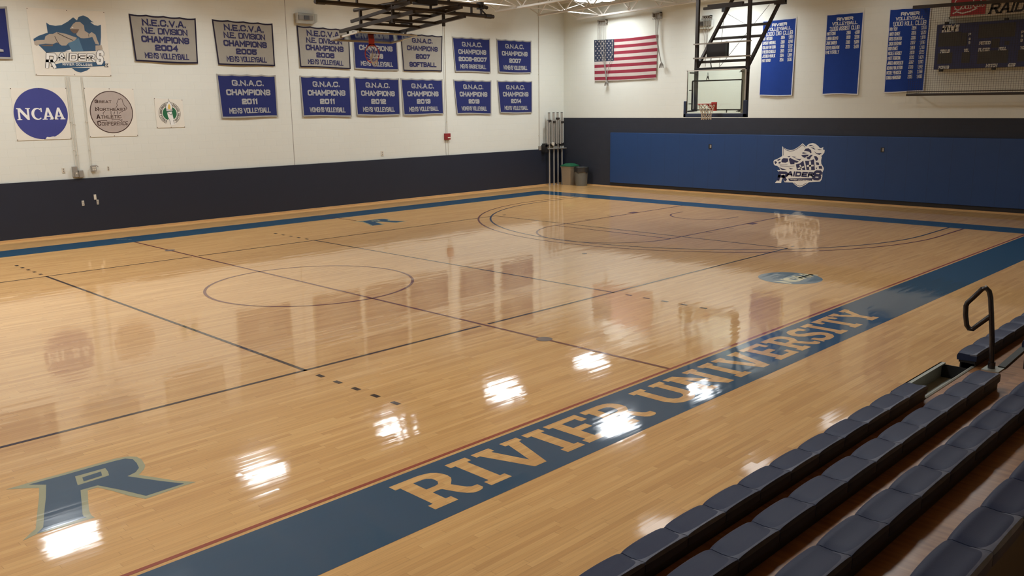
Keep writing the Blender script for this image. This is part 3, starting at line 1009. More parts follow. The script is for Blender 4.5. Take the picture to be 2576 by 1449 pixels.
# ------------------------------------------------------------------ paint on the floor (children of the floor)
def fl(z):
    return lambda a, b: (a, b, z)

def rect(mb, x0, y0, x1, y1, z, mi=0):
    mb.face([(x0, y0, z), (x1, y0, z), (x1, y1, z), (x0, y1, z)], mi)

def arc(mb, cx, cy, r, t, a0, a1, z, n=72):
    for k in range(n):
        u, v = a0 + (a1 - a0) * k / n, a0 + (a1 - a0) * (k + 1) / n
        mb.face([(cx + (r - t / 2) * math.cos(u), cy + (r - t / 2) * math.sin(u), z), (cx + (r + t / 2) * math.cos(u), cy + (r + t / 2) * math.sin(u), z),
                 (cx + (r + t / 2) * math.cos(v), cy + (r + t / 2) * math.sin(v), z), (cx + (r - t / 2) * math.cos(v), cy + (r - t / 2) * math.sin(v), z)])

m = MB()
rect(m, -15.36, -8.605, 14.40, -7.715, 0.001)
rect(m, -15.36, 7.60, 15.33, 8.58, 0.001)
rect(m, 14.40, -8.605, 15.33, 7.60, 0.001)
rect(m, -15.36, -7.715, -14.40, 7.60, 0.001)
m.build('boundary_band', 'fblue', floor)
m = MB()
rect(m, -14.40, -7.675, 14.36, -7.632, 0.001)
m.build('sideline_paint', 'fred', floor)

m = MB()   # volleyball court
Z = 0.0015
def hline(y, x0, x1, t=0.05):
    rect(m, x0, y - t / 2, x1, y + t / 2, Z)
def vline(x, y0, y1, t=0.05):
    rect(m, x - t / 2, y0, x + t / 2, y1, Z)
for sy in (-1, 1):
    hline(sy * 4.475, -9.0, -0.075)
    hline(sy * 4.475, 0.075, 9.0)
for x in (-8.975, 8.975):
    vline(x, -4.5, 4.5)
for x in (-2.965, 2.965):
    vline(x, -4.5, 4.5)
    for sy in (-1, 1):
        for k in range(5):
            yc = sy * (4.80 + 0.355 * k)
            rect(m, x - 0.03, yc - 0.062, x + 0.03, yc + 0.062, Z)
for x in (-9.3, 9.3):
    for sy in (-1, 1):
        rect(m, x - 0.07, sy * 4.445 - 0.025, x + 0.07, sy * 4.445 + 0.025, Z)
m.build('volleyball_line_paint', 'fblack', floor)

m = MB()   # basketball court
Z = 0.002
rect(m, -0.025, -7.632, 0.025, 7.60, Z)
arc(m, 0, 0, 1.80, 0.05, 0, 2 * math.pi, Z, 96)
for s in (1, -1):
    def sx(x):
        return s * x
    arc(m, s * 8.545, 0, 1.80, 0.05, math.pi / 2 if s > 0 else -math.pi / 2, 3 * math.pi / 2 if s > 0 else math.pi / 2, Z)
    rect(m, min(sx(8.52), sx(8.57)), -1.8, max(sx(8.52), sx(8.57)), 1.8, Z)
    for y in (-1.805, 1.805):
        rect(m, min(sx(8.57), sx(14.4)), y - 0.025, max(sx(8.57), sx(14.4)), y + 0.025, Z)
        for x in (10.97, 9.99):
            rect(m, min(sx(x - 0.02), sx(x + 0.02)), min(y, y * 1.11), max(sx(x - 0.02), sx(x + 0.02)), max(y, y * 1.11), Z)
        rect(m, min(sx(11.9), sx(12.2)), min(y, y * 1.11), max(sx(11.9), sx(12.2)), max(y, y * 1.11), Z)
    arc(m, s * 12.73, 0, 0.9, 0.045, math.pi / 2 if s > 0 else -math.pi / 2, 3 * math.pi / 2 if s > 0 else math.pi / 2, Z, 40)
    for y in (-0.9, 0.9):
        rect(m, min(sx(12.73), sx(13.08)), y - 0.022, max(sx(12.73), sx(13.08)), y + 0.022, Z)
    arc(m, s * 12.73, 0, 6.285, 0.05, math.pi / 2 if s > 0 else -math.pi / 2, 3 * math.pi / 2 if s > 0 else math.pi / 2, Z, 90)
    for y in (-6.285, 6.285):
        rect(m, min(sx(12.73), sx(14.4)), y - 0.025, max(sx(12.73), sx(14.4)), y + 0.025, Z)
rect(m, 5.76, 6.73, 5.80, 8.5, Z)
m.build('basketball_line_paint', 'fmaroon', floor)

m = MB()
for s in (1, -1):
    arc(m, s * 12.73, 0, 5.95, 0.05, math.pi / 2 if s > 0 else -math.pi / 2, 3 * math.pi / 2 if s > 0 else math.pi / 2, 0.0022, 90)
    for y in (-5.95, 5.95):
        rect(m, min(s * 12.73, s * 14.4), y - 0.025, max(s * 12.73, s * 14.4), y + 0.025, 0.0022)
m.build('inner_arc_paint', 'fnavy', floor)

m = MB()
for y in (-5.637, 5.693):
    m.face([(a, b, 0.0025) for a, b in circle_pts(0, y, 0.11, 0.11, 32)])
m.build('pole_socket_cover', 'fspot', floor)
m = MB()
m.face([(a, b, 0.0025) for a, b in circle_pts(5.646, -1.616, 0.055, 0.055, 24)])
m.build('floor_plug', 'fblack', floor)

# big slab letters left bare in the band, measured in cm from each letter's top left corner
SL = {
 'R': ([(0, 0), (30, 0), (36, -1), (42, -3), (46, -7), (48, -12), (49, -17), (48, -23), (45, -27), (41, -31), (39, -33), (42, -40), (45, -46), (48, -48.5), (51, -49), (54, -49), (54, -56), (51, -58.5), (46, -59.5), (41, -58.5), (37, -55), (34, -50), (31, -43), (28, -35), (26, -34), (18.5, -34), (18.5, -50), (24, -50), (24, -59), (0, -59), (0, -50), (5, -50), (5, -9), (0, -9)],
       [(18.5, -9), (28, -9), (32, -10), (35, -13), (35.5, -17), (35, -21), (32, -25), (28, -26), (18.5, -26)]),
 'I': ([(0, 0), (24, 0), (24, -8.5), (18.7, -8.5), (18.7, -50), (24, -50), (24, -59), (0, -59), (0, -50), (5.2, -50), (5.2, -8.5), (0, -8.5)], None),
 'V': ([(0, 0), (22, 0), (22, -8), (18, -8), (29, -45), (40, -8.5), (36, -8), (36, 0), (58, 0), (58, -8), (54, -8), (36.5, -59), (21.5, -59), (4, -8), (0, -8)], None),
 'E': ([(0, 0), (47, 0), (47, -17), (38, -17), (38, -8.5), (18.5, -8.5), (18.5, -23.5), (36, -23.5), (36, -33), (18.5, -33), (18.5, -50), (38, -50), (38, -42), (47, -42), (47, -59), (0, -59), (0, -50), (5, -50), (5, -8.5), (0, -8.5)], None),
 'U': ([(0, 0), (22.5, 0), (22.5, -8), (17.5, -8), (17.5, -40), (20, -45), (24, -47.5), (29, -48), (35, -47), (39, -44), (40.5, -40), (40.5, -8), (35.5, -8), (35.5, 0), (58, 0), (58, -8), (53.5, -8), (53.5, -41), (50.5, -49), (45, -55.5), (37, -59.5), (28, -60.5), (17, -59), (9.5, -54), (5, -45), (4.5, -38), (4.5, -8), (0, -8)], None),
 'N': ([(0, 0), (19, 0), (43, -38), (43, -8), (38, -8), (38, 0), (60, 0), (60, -8), (55.5, -8), (55.5, -59), (43, -59), (17.5, -18), (17.5, -50), (23, -50), (23, -59), (-1, -59), (-1, -50), (4, -50), (4, -8), (0, -8)], None),
 'S': ([(43, -2), (43, -15), (33, -15), (32, -11), (28, -9), (22, -9), (17, -10.5), (14.5, -14), (16, -18), (22, -22), (31, -25), (39, -29), (45, -35), (46.5, -43), (43, -52), (35, -58), (26, -60), (17, -60), (10, -58), (6, -56), (6, -59), (1.5, -59), (1, -41), (11, -41), (12.5, -47), (16, -50), (23, -51), (29, -49.5), (32, -45.5), (31, -41), (26, -37.5), (17, -34), (8, -29.5), (2.5, -23.5), (1, -15), (4, -8), (10, -2), (18, 0.5), (27, 0.5), (34, -1.5), (38, -4), (39, -1)], None),
 'T': ([(0, 0), (50, 0), (50, -17), (40.5, -17), (39, -9), (32, -9), (32, -50), (37.5, -50), (37.5, -59), (12.5, -59), (12.5, -50), (18.5, -50), (18.5, -9), (11, -9), (9.5, -17), (0, -17)], None),
 'Y': ([(0, 0), (20, 0), (20, -8), (16, -8), (28, -25), (39, -8), (35, -8), (35, 0), (57, 0), (57, -8), (53, -8), (35, -34), (35, -50), (40, -50), (40, -59), (15.5, -59), (15.5, -50), (21.5, -50), (21.5, -34), (3.5, -8), (0, -8)], None),
}
for ch, x in zip('RIVIERUNIVERSITY', (-4.305, -3.697, -3.387, -2.736, -2.433, -1.888, -1.070, -0.430, 0.270, 0.572, 1.208, 1.760, 2.335, 2.858, 3.190, 3.725)):
    out, hole = SL[ch]
    m = MB()
    m.face([(x + a / 100, -7.843 + b / 100, 0.002) for a, b in out])
    if hole:
        m.face([(x + a / 100, -7.843 + b / 100, 0.0026) for a, b in hole], 1)
    m.build('sideline_letter', ['maple', 'fblue'], floor)

def court_logo(dx, dy):
    m = MB()
    for k, z, mi in (('out', 0.001, 0), ('blue', 0.0016, 1), ('ring', 0.0022, 0), ('core', 0.0028, 1)):
        m.face([(a + dx, b + dy, z) for a, b in FLR[k]], mi)
    m.build('court_logo', ['fgrey', 'fblue'], floor)
court_logo(0, 0)
court_logo(12.02, 12.09)

m = MB()
m.face([(a, b, 0.001) for a, b in circle_pts(6.0, -6.08, 0.55, 0.55, 48)])
for q in text_quads('NCAA', 1.06, 0.31, 0.085, gap=1.6):
    m.face([(5.53 + a, -6.33 + b, 0.002) for a, b in q], 1)
m.build('court_emblem', ['flblue', 'fcream'], floor)
m = MB()
for x0, x1, y in ((-0.12, -0.05, 8.36), (-0.045, 0.0, 8.26), (0.02, 0.06, 8.22), (0.07, 0.13, 8.1)):
    m.face([(x0, y, 0.002), (x1, y - 0.05, 0.002), (x1, y - 0.02, 0.002), (x0, y + 0.05, 0.002)])
m.build('band_mark', 'fgrey', floor)

# ------------------------------------------------------------------ roof joists and lamps
def joist(x, idx):
    t = thing('roof_joist', JL[idx], 'joist', (x, 0, 6.2), 'white bar joists under the roof deck')
    def zb(y):
        return roof_z(y) - 0.76
    ye0, ye1 = Y1 - 1.0, Y0 + 1.0
    mb = MB()
    for ya, yb in ((ye0, ym), (ym, ye1)):
        for s in (-0.035, 0.035):
            mb.bar((x + s, ya, zb(ya)), (x + s, yb, zb(yb)), 0.055, 0.012)
            mb.bar((x + s * 0.35, ya, zb(ya) + 0.03), (x + s * 0.35, yb, zb(yb) + 0.03), 0.01, 0.06)
    mb.build('bottom_chord', 'joist', t)
    mb = MB()
    for ya, yb in ((Y1, ym), (ym, Y0)):
        mb.bar((x, ya, roof_z(ya) - 0.06), (x, yb, roof_z(yb) - 0.06), 0.12, 0.06)
    mb.build('top_chord', 'joist', t)
    mb = MB()
    y, k = ye0 - 0.02, 0
    mb.bar((x, Y1 - 0.02, roof_z(Y1) - 0.09), (x, ye0 - 0.1, zb(ye0)), 0.045, 0.03)
    while y > ye1:
        y2 = y - 0.62
        a = (x, y, zb(y) + 0.02)
        b = (x, y2, roof_z(y2) - 0.09)
        c = (x, y2 - 0.62, zb(y2 - 0.62) + 0.02)
        mb.bar(a, b, 0.035, 0.035)
        mb.bar(b, c, 0.035, 0.035)
        y = y2 - 0.62
    mb.build('web_bracing', 'joist', t)

JX = [17.9, 15.75, 13.6, 11.47, 9.34, 7.21, 5.08, 2.95, 0.82, -1.31, -3.44, -5.57, -7.7, -9.83, -11.96, -14.1, -16.2]
JL = {}
for i, x in enumerate(JX):
    JL[i] = 'white open web roof joist spanning the gym above the court'
JL[0] = 'white roof joist nearest the end wall, passing above the flag'
JL[1] = 'white roof joist just inside the one nearest the end wall'
JL[2] = 'white roof joist third from the end wall, brightly lit along its lower chord'
for i, x in enumerate(JX[:10]):
    joist(x, i)

m = MB()
for y in (8.0, 4.6, 1.2, -2.2):
    z = roof_z(y) - 0.70
    m.bar((-4, y, z), (X1, y, z), 0.03, 0.03)
    m.bar((-4, y + 0.05, roof_z(y) - 0.12), (X1, y + 0.05, roof_z(y) - 0.12), 0.03, 0.03)
    for i in range(9):
        xa, xb = JX[i], JX[i + 1]
        m.bar((xa, y, z), (xb, y, roof_z(y) - 0.12), 0.022, 0.022)
        m.bar((xb, y, z), (xa, y, roof_z(y) - 0.12), 0.022, 0.022)
tag(m.build('joist_bridging', 'joist'), 'thin white bridging bars crossing between the roof joists', 'bridging')

def lamp(x, y, on, lab):
    z = LAMP_Z
    t = thing('ceiling_light', lab, 'light', (x, y, z), 'high bay lights between the joists')
    mb = MB()
    mb.box((x - 0.62, y - 0.10, z + 0.20), (x + 0.62, y + 0.10, z + 0.32))
    for s in (-0.5, 0.5):
        mb.tube((x + s, y, z + 0.3), (x + s, y, roof_z(y)), 0.012, 6)
    mb.build('housing', 'housing', t)
    for sx in (-0.31, 0.31):
        for sy in (-0.31, 0.31):
            c = (x + sx, y + sy, z)
            mb = MB()
            n = 24
            prof = [(0.285, 0.0), (0.27, 0.08), (0.18, 0.17), (0.07, 0.21)]
            mb.lathe(c, prof, n)
            mb.f.pop(-2)
            mb.mi.pop(-2)
            rf = mb.build('reflector', 'housing', t, smooth=True)
            mb = MB()
            mb.lathe(c, [(0.02, -0.05), (0.15, -0.035), (0.24, -0.008), (0.272, 0.012)], n)
            mb.build('lens', 'lens_on' if on == 1 else ('lens_dim' if on else 'lens_off'), rf, smooth=True)
    if on:
        ld = bpy.data.lights.new('lamp_glow', 'AREA')
        ld.shape = 'DISK'
        ld.size = 1.1
        ld.energy = AREA_W * on
        ld.color = LAMP_COL
        ld.spread = math.radians(155)
        lo = bpy.data.objects.new('lamp_glow', ld)
        COL.objects.link(lo)
        lo.parent = t
        lo.location = (0, 0, -0.09)
for i, (x, y, on) in enumerate(LAMPS):
    if (x, y) == (16.75, 7.25):
        lab = 'lit cluster of round lamps high above the flag, at the top edge of the picture'
    elif on:
        lab = 'lit cluster of four round high bay lamps above the court'
    else:
        lab = 'unlit cluster of four round high bay lamps above the court'
    lamp(x, y, on, lab)

# ------------------------------------------------------------------ banners on the long wall
def cloth_map(quad, wall, sag=0.022, hooks=4):
    f = bil(quad)
    def g(u, v, off=0.0):
        p = f(u, v)
        z = p[1] - sag * abs(math.sin(math.pi * hooks * u)) * max(0.0, v) ** 4 + 0.012 * math.sin(5.0 * u + quad[0][0]) * (1 - v) ** 4
        o = 0.012 + 0.03 * (1 - v) + 0.006 * math.sin(7 * u + quad[0][0] * 3) + off
        return wall(o)(p[0], z)
    return g

def cloth(mb, g, u0=0.0, u1=1.0, v0=0.0, v1=1.0, nu=24, nv=12, off=0.0, mi=0):
    base = len(mb.v)
    for j in range(nv + 1):
        for i in range(nu + 1):
            mb.v.append(Vector(g(u0 + (u1 - u0) * i / nu, v0 + (v1 - v0) * j / nv, off)))
    for j in range(nv):
        for i in range(nu):
            a = base + j * (nu + 1) + i
            mb.f.append([a, a + 1, a + nu + 2, a + nu + 1])
            mb.mi.append(mi)

def edge_strip(mb, g, bu, bv, off, sides='lrtb'):
    if 'b' in sides:
        cloth(mb, g, 0, 1, 0, bv, 24, 1, off)
    if 't' in sides:
        cloth(mb, g, 0, 1, 1 - bv, 1, 24, 1, off)
    if 'l' in sides:
        cloth(mb, g, 0, bu, 0, 1, 1, 12, off)
    if 'r' in sides:
        cloth(mb, g, 1 - bu, 1, 0, 1, 1, 12, off)

def banner_text(mb, g, s, uc, vc, wu, hv, q, tfrac, off, **kw):
    W = (Vector(q[1]) - Vector(q[0])).length
    H = (Vector(q[0]) - Vector(q[3])).length
    w_, h_ = wu * W, hv * H
    for quad in text_quads(s, w_, h_, h_ * tfrac, **kw):
        mb.face([g(uc - wu / 2 + a / W, vc - hv / 2 + b / H, off) for a, b in quad])

def lift(q, s=1.0):
    return q

def champ(key, style, lines, label):
    q = BAN[key]
    g = cloth_map(q, on_l)
    c = bil(q)(0.5, 0)
    t = thing('championship_banner', label, 'banner', (c[0], WY - 0.03, c[1]), 'championship banners on the long wall')
    body, edge, let = (('cgrey', 'cedge_n', 'clet_n') if style == 'grey' else ('cblue', 'cedge_g', 'clet_g'))
    mb = MB()
    cloth(mb, g)
    mb.build('cloth', body, t)
    mb = MB()
    edge_strip(mb, g, 0.022, 0.034, 0.003)
    mb.build('edging', edge, t)
    mb = MB()
    for s, vc, wu, hv, tf in lines:
        banner_text(mb, g, s, 0.505, vc, wu, hv, q, tf, 0.005, **({'gap': 1.3} if len(s) > 12 else {'gap': 1.7}))
    mb.build('lettering', let, t)
    return t

def necva(y):
    return [('N.E.C.V.A.', 0.845, 0.66, 0.145, 0.22), ('N.E. DIVISION', 0.67, 0.70, 0.135, 0.20), ('CHAMPIONS', 0.49, 0.74, 0.14, 0.25), (y, 0.315, 0.36, 0.13, 0.28), ("MEN'S VOLLEYBALL", 0.14, 0.70, 0.125, 0.17)]
def gnac(y, team, wy=0.27):
    return [('G.N.A.C.', 0.80, 0.54, 0.135, 0.22), ('CHAMPIONS', 0.585, 0.76, 0.14, 0.25), (y, 0.375, wy, 0.13, 0.29), (team, 0.165, 0.73, 0.125, 0.19)]
champ('n04', 'grey', necva('2004'), "grey banner reading CHAMPIONS 2004 MEN'S VOLLEYBALL with navy edging")
champ('n05', 'grey', necva('2005'), "grey banner reading CHAMPIONS 2005 MEN'S VOLLEYBALL with navy edging")
champ('n06', 'grey', necva('2006'), "grey banner reading CHAMPIONS 2006 MEN'S VOLLEYBALL with navy edging")
champ('m06', 'blue', gnac('2006', "MEN'S VOLLEYBALL", 0.30), "blue 2006 MEN'S VOLLEYBALL banner partly hidden behind the raised hoop and rim")
champ('sb07', 'grey', [('G.N.A.C.', 0.83, 0.50, 0.13, 0.24), ('CHAMPIONS', 0.62, 0.76, 0.135, 0.24), ('2007', 0.40, 0.36, 0.13, 0.28), ('SOFTBALL', 0.18, 0.70, 0.135, 0.27)], 'grey banner reading CHAMPIONS 2007 SOFTBALL with navy edging')
champ('bb07', 'blue', gnac('2006-2007', "MEN'S BASKETBALL", 0.78), "blue banner reading CHAMPIONS 2006-2007 MEN'S BASKETBALL")
champ('w07', 'blue', gnac('2007', "WOMEN'S VOLLEYBALL", 0.36), "blue banner reading CHAMPIONS 2007 WOMEN'S VOLLEYBALL")
champ('m11', 'blue', gnac('2011', "MEN'S VOLLEYBALL"), "blue banner reading CHAMPIONS 2011 MEN'S VOLLEYBALL")
champ('w11', 'blue', gnac('2011', "WOMEN'S VOLLEYBALL", 0.30), "blue banner reading CHAMPIONS 2011 WOMEN'S VOLLEYBALL")
champ('m12', 'blue', gnac('2012', "MEN'S VOLLEYBALL", 0.34), "blue banner reading CHAMPIONS 2012 MEN'S VOLLEYBALL")
champ('m13', 'blue', gnac('2013', "MEN'S VOLLEYBALL", 0.34), "blue banner reading CHAMPIONS 2013 MEN'S VOLLEYBALL")
champ('w13', 'blue', gnac('2013', "WOMEN'S VOLLEYBALL", 0.31), "blue banner reading CHAMPIONS 2013 WOMEN'S VOLLEYBALL")
champ('m14', 'blue', gnac('2014', "MEN'S VOLLEYBALL", 0.31), "blue banner reading CHAMPIONS 2014 MEN'S VOLLEYBALL")

# the banner cut by the left edge of the picture
q = [(-3.20, 5.49), (-1.419, 5.487), (-1.442, 4.275), (-3.20, 4.28)]
g = cloth_map(q, on_l)
t = thing('championship_banner', 'blue banner cut off by the left edge of the picture, one letter showing', 'banner', (-2.3, WY - 0.03, 4.28), 'championship banners on the long wall')
mb = MB(); cloth(mb, g); mb.build('cloth', 'cblue', t)
mb = MB(); edge_strip(mb, g, 0.025, 0.04, 0.003); mb.build('edging', 'cedge_g', t)
mb = MB()
poly(mb, [(-1.88, 4.75), (-1.72, 4.75), (-1.72, 4.52), (-1.62, 4.50), (-1.62, 4.45), (-1.88, 4.45)], on_l(0.06))
mb.build('lettering', 'clet_g', t)

# ------------------------------------------------------------------ printed signs on the long wall
def sheet(name, key, label, cat='sign'):
    q = SGN[key]
    c = bil(q)(0.5, 0)
    t = thing(name, label, cat, (c[0], WY - 0.01, c[1]), 'printed emblem signs on the long wall')
    mb = MB()
    f = bil(q)
    pts = [(0, 0), (1, 0), (1, 1), (0, 1)]
    fr = [on_l(0.012)(*f(u, v)) for u, v in pts]
    bk = [on_l(0.003)(*f(u, v)) for u, v in pts]
    mb.face(fr)
    for i in range(4):
        mb.face([bk[i], bk[(i + 1) % 4], fr[(i + 1) % 4], fr[i]])
    mb.build('sheet', 'vinyl', t)
    mb = MB()
    for u, v in ((0.01, 0.985), (0.5, 0.985), (0.99, 0.985), (0.01, 0.015), (0.5, 0.015), (0.99, 0.015)):
        p = f(u, v)
        mb.face([on_l(0.014)(a, b) for a, b in circle_pts(p[0], p[1], 0.011, 0.011, 8)])
    mb.build('grommet', 'ink_brown', t)
    return t
def disc_of(d):
    L, T, R, B = d
    return (L[0] + R[0]) / 2, (T[1] + B[1]) / 2, (R[0] - L[0]) / 2, (T[1] - B[1]) / 2

# blue disc
t = sheet('emblem_sign', 'ncaa', 'square white sign with a solid blue disc and white serif letters, torn at the bottom')
cx, cz, rx, rz = disc_of(SGN['ncaa_d'])
mb = MB(); poly(mb, circle_pts(cx, cz, rx, rz, 72), on_l(0.014)); mb.build('disc', 'ink_royal', t)
mb = MB(); poly(mb, SGN['bite'], on_l(0.0165)); mb.build('torn_patch', 'vinyl', t)
mb = MB()
def serif_ncaa(mb, x0, z0, W, H, pl):
    """heavy serif N C A A"""
    s = W / 1.10
    def P(pts, dx, mi=0):
        poly(mb, [(x0 + (dx + a) * s, z0 + b * H) for a, b in pts], pl, mi)
    P([(0, 1), (0.09, 1), (0.235, 0.36), (0.235, 0.92), (0.20, 0.92), (0.20, 1), (0.31, 1), (0.31, 0.92), (0.28, 0.92), (0.28, 0.0), (0.235, 0.0), (0.075, 0.70), (0.075, 0.08), (0.11, 0.08), (0.11, 0), (0, 0), (0, 0.08), (0.03, 0.08), (0.03, 0.92), (0, 0.92)], 0)
    a = [(0.15 + 0.135 * math.cos(u), 0.5 + 0.51 * math.sin(u)) for u in [math.radians(d) for d in range(42, 322, 14)]]
    b = [(0.165 + 0.085 * math.cos(u), 0.5 + 0.41 * math.sin(u)) for u in [math.radians(d) for d in range(316, 36, -14)]]
    P(a + b, 0.315)
    P([(0.225, 1.0), (0.262, 1.0), (0.262, 0.66), (0.235, 0.66)], 0.315)
    for dx in (0.575, 0.825):
        P([(0.115, 1.02), (0.165, 1.02), (0.262, 0.08), (0.285, 0.08), (0.285, 0), (0.165, 0), (0.165, 0.08), (0.19, 0.08), (0.182, 0.24), (0.098, 0.24), (0.088, 0.08), (0.115, 0.08), (0.115, 0), (0, 0), (0, 0.08), (0.03, 0.08)], dx)
        poly(mb, [(x0 + (dx + a_) * s, z0 + b_ * H) for a_, b_ in ((0.108, 0.34), (0.172, 0.34), (0.138, 0.72))], lambda p, q_: tuple(Vector(pl(p, q_)) + Vector((0, -0.0015, 0))), 1)
serif_ncaa(mb, -1.496, 2.876, 1.075, 0.28, on_l(0.017))
mb.build('lettering', ['ink_white', 'ink_royal'], t)
# tan disc
t = sheet('emblem_sign', 'gnac', 'square white sign with a tan disc, brown rim and map outline')
cx, cz, rx, rz = disc_of(SGN['gnac_d'])
mb = MB(); poly(mb, circle_pts(cx, cz, rx, rz, 72), on_l(0.014)); mb.build('disc_rim', 'ink_brown', t)
mb = MB(); poly(mb, circle_pts(cx, cz, rx - 0.022, rz - 0.022, 72), on_l(0.0155)); mb.build('disc', 'ink_tan', t)
mb = MB()
for k in ('map1', 'map2', 'map3', 'map4', 'map5', 'map6', 'map7', 'map8'):
    stroke(mb, SGT[k], 0.011, on_l(0.0165))
mb.build('map_outline', 'ink_brown', t)
mb = MB()
for s, k in (('GREAT', 'g1'), ('NORTHEAST', 'g2'), ('ATHLETIC', 'g3'), ('CONFERENCE', 'g4')):
    (xa, za), (xb, zb_) = SGT[k]
    h = za - zb_
    w0 = 0.085
    text_box(mb, s[0], xa, zb_, xa + w0, zb_ + h * 1.02, 0.022, on_l(0.018), serif=0.9)
    text_box(mb, s[1:], xa + w0 + 0.018, zb_, xb, zb_ + h * 0.78, 0.0125, on_l(0.018), gap=1.8, serif=1.3)
mb.build('lettering', 'ink_brown', t)
# torch
t = sheet('emblem_sign', 'ecac', 'small white sign with a green torch emblem in a ring of letters')
cx, cz, rx, rz = disc_of(SGN['ecac_d'])
mb = MB()
a0, a1 = math.radians(-62), math.radians(246)
ring = []
for r in (0.285, 0.215):
    stroke(mb, circle_pts(cx, cz, r * 1.03, r, 60, a0, a1), 0.010, on_l(0.014))
mb.build('ring_outline', 'ink_dark', t)
mb = MB(); poly(mb, circle_pts(cx, cz, 0.193, 0.182, 40), on_l(0.0135)); mb.build('disc', 'ink_green', t)
mb = MB(); poly(mb, SGT['arm'], on_l(0.015)); poly(mb, SGT['cup'], on_l(0.0165)); poly(mb, SGT['flame'], on_l(0.0155)); poly(mb, [(2.19, 2.83), (2.24, 2.86), (2.40, 2.69), (2.25, 2.66)], on_l(0.0148)); mb.build('torch', 'ink_white', t)
mb = MB(); stroke(mb, SGT['flame'] + [SGT['flame'][0]], 0.009, on_l(0.017)); stroke(mb, SGT['cup'] + [SGT['cup'][0]], 0.008, on_l(0.0175)); stroke(mb, SGT['armline'], 0.009, on_l(0.0175)); stroke(mb, [SGT['arm'][5], (2.33, 2.80)], 0.009, on_l(0.0175)); stroke(mb, [SGT['arm'][6], SGT['arm'][7]], 0.009, on_l(0.0175)); mb.build('torch_outline', 'ink_dark', t)
mb = MB(); poly(mb, SGT['flame_y'], on_l(0.018)); mb.build('flame', 'ink_yellow', t)
mb = MB()
def ring_text(s, amid, dang, r, inward):
    n = len(s)
    for i, ch in enumerate(s):
        if ch == ' ':
            continue
        a = amid + (i - (n - 1) / 2) * dang
        ca, sa = math.cos(a), math.sin(a)
        ux, uz = (sa, -ca)
        vx, vz = (ca, sa)
        for qd in text_quads(ch, 0.024, 0.042, 0.008):
            mb.face([on_l(0.016)(cx + ca * r + ux * (p[0] - 0.012) + vx * (p[1] - 0.021), cz + sa * r + uz * (p[0] - 0.012) + vz * (p[1] - 0.021)) for p in qd])
ring_text('EASTERN COLLEGE', math.radians(5), -math.radians(8.2), 0.25, 0)
ring_text('ATHLETIC CONFERENCE', math.radians(178), -math.radians(7.2), 0.25, 0)
mb.build('lettering', 'ink_dark', t)

# team banner with shield, horse and knight
t = sheet('team_banner', 'raid', 'wide white vinyl sheet printed with a blue shield, horse and knight above team lettering', 'banner')
def layer(parts, matname, name, off, D, wallf):
    mb = MB()
    for k in parts:
        poly(mb, D[k], wallf(off))
    mb.build(name, matname, t)
layer(['shield', 'tip'], 'ink_steel', 'shield', 0.014, RAI, on_l)
layer(['horse', 'helm', 'paul', 'hand'], 'ink_putty', 'horse_and_knight', 0.0155, RAI, on_l)
layer(['visor', 'jaw'], 'ink_umber', 'visor', 0.0168, RAI, on_l)
layer(['sh1'], 'ink_sky', 'small_shield', 0.0168, RAI, on_l)
layer(['sh2'], 'ink_steel', 'small_shield', 0.0169, RAI, on_l)
layer(['foot', 'eye'], 'ink_white', 'highlight', 0.0178, RAI, on_l)
mb = MB()
stroke(mb, RAI['reins'], 0.014, on_l(0.018)); stroke(mb, RAI['neck'], 0.012, on_l(0.018))
for k in ('flagL', 'flagR'):
    stroke(mb, RAI[k] + [RAI[k][0]], 0.012, on_l(0.018))
mb.build('outline', 'ink_dark', t)
layer(['ribbon'], 'ink_steel', 'ribbon', 0.0172, RAI, on_l)
def team_word(tmb, D, pl, sg, t_big, t_sm, shear, fat=0.0):
    (ax, az), (bx, bz) = D['tR']
    text_box(tmb, 'R', ax, bz, bx, az, t_big, pl, shear=shear, fat=fat)
    (ax, az), (bx, bz) = D['tA']
    text_box(tmb, 'AIDER', ax, bz, bx, az, t_sm, pl, shear=shear, gap=1.9, fat=fat)
    (ax, az), (bx, bz) = D['tS']
    text_box(tmb, 'S', ax, bz, bx, az, t_big, pl, shear=shear, fat=fat)
mb = MB(); team_word(mb, RAI, on_l(0.0185), 1, 0.066, 0.040, 0.16, 0.020); mb.build('letter_outline', 'ink_dark', t)
mb = MB(); team_word(mb, RAI, on_l(0.0195), 1, 0.066, 0.040, 0.16); mb.build('lettering', 'ink_white', t)
mb = MB(); (ax, az), (bx, bz) = RAI['tC']; text_box(mb, 'RIVIER COLLEGE', ax, bz - 0.012, bx, az + 0.022, 0.011, on_l(0.0195), gap=2.4); mb.build('ribbon_lettering', 'ink_white', t)

# ------------------------------------------------------------------ conduits, boxes and plates on the long wall
def conduit(x, z0, z1, label, r=0.011):
    mb = MB()
    mb.tube((x, WY - 0.016, z0), (x, WY - 0.016, z1), r, 8)
    for zc in (z0 + 0.4, (z0 + z1) / 2):
        mb.box((x - 0.02, WY - 0.03, zc), (x + 0.02, WY, zc + 0.02))
    return tag(mb.build('conduit', 'wallpaint', smooth=True), label, 'conduit')
MT['wallpaint'] = mat('wall_paint', (0.60, 0.57, 0.49), 0.6)
conduit(-0.29, 1.71, 3.90, 'painted conduit dropping to the darker grey switch box')
conduit(-0.225, 1.60, 3.90, 'painted conduit dropping to the paler grey junction box')
conduit(0.08, 1.70, 3.90, 'painted conduit dropping to the switch box with a handle')
conduit(12.105, 2.15, 6.9, 'thin white conduit running down to the red alarm box')
conduit(16.815, 1.52, 6.9, 'thin white conduit at the far end of the long wall near the poles', 0.008)
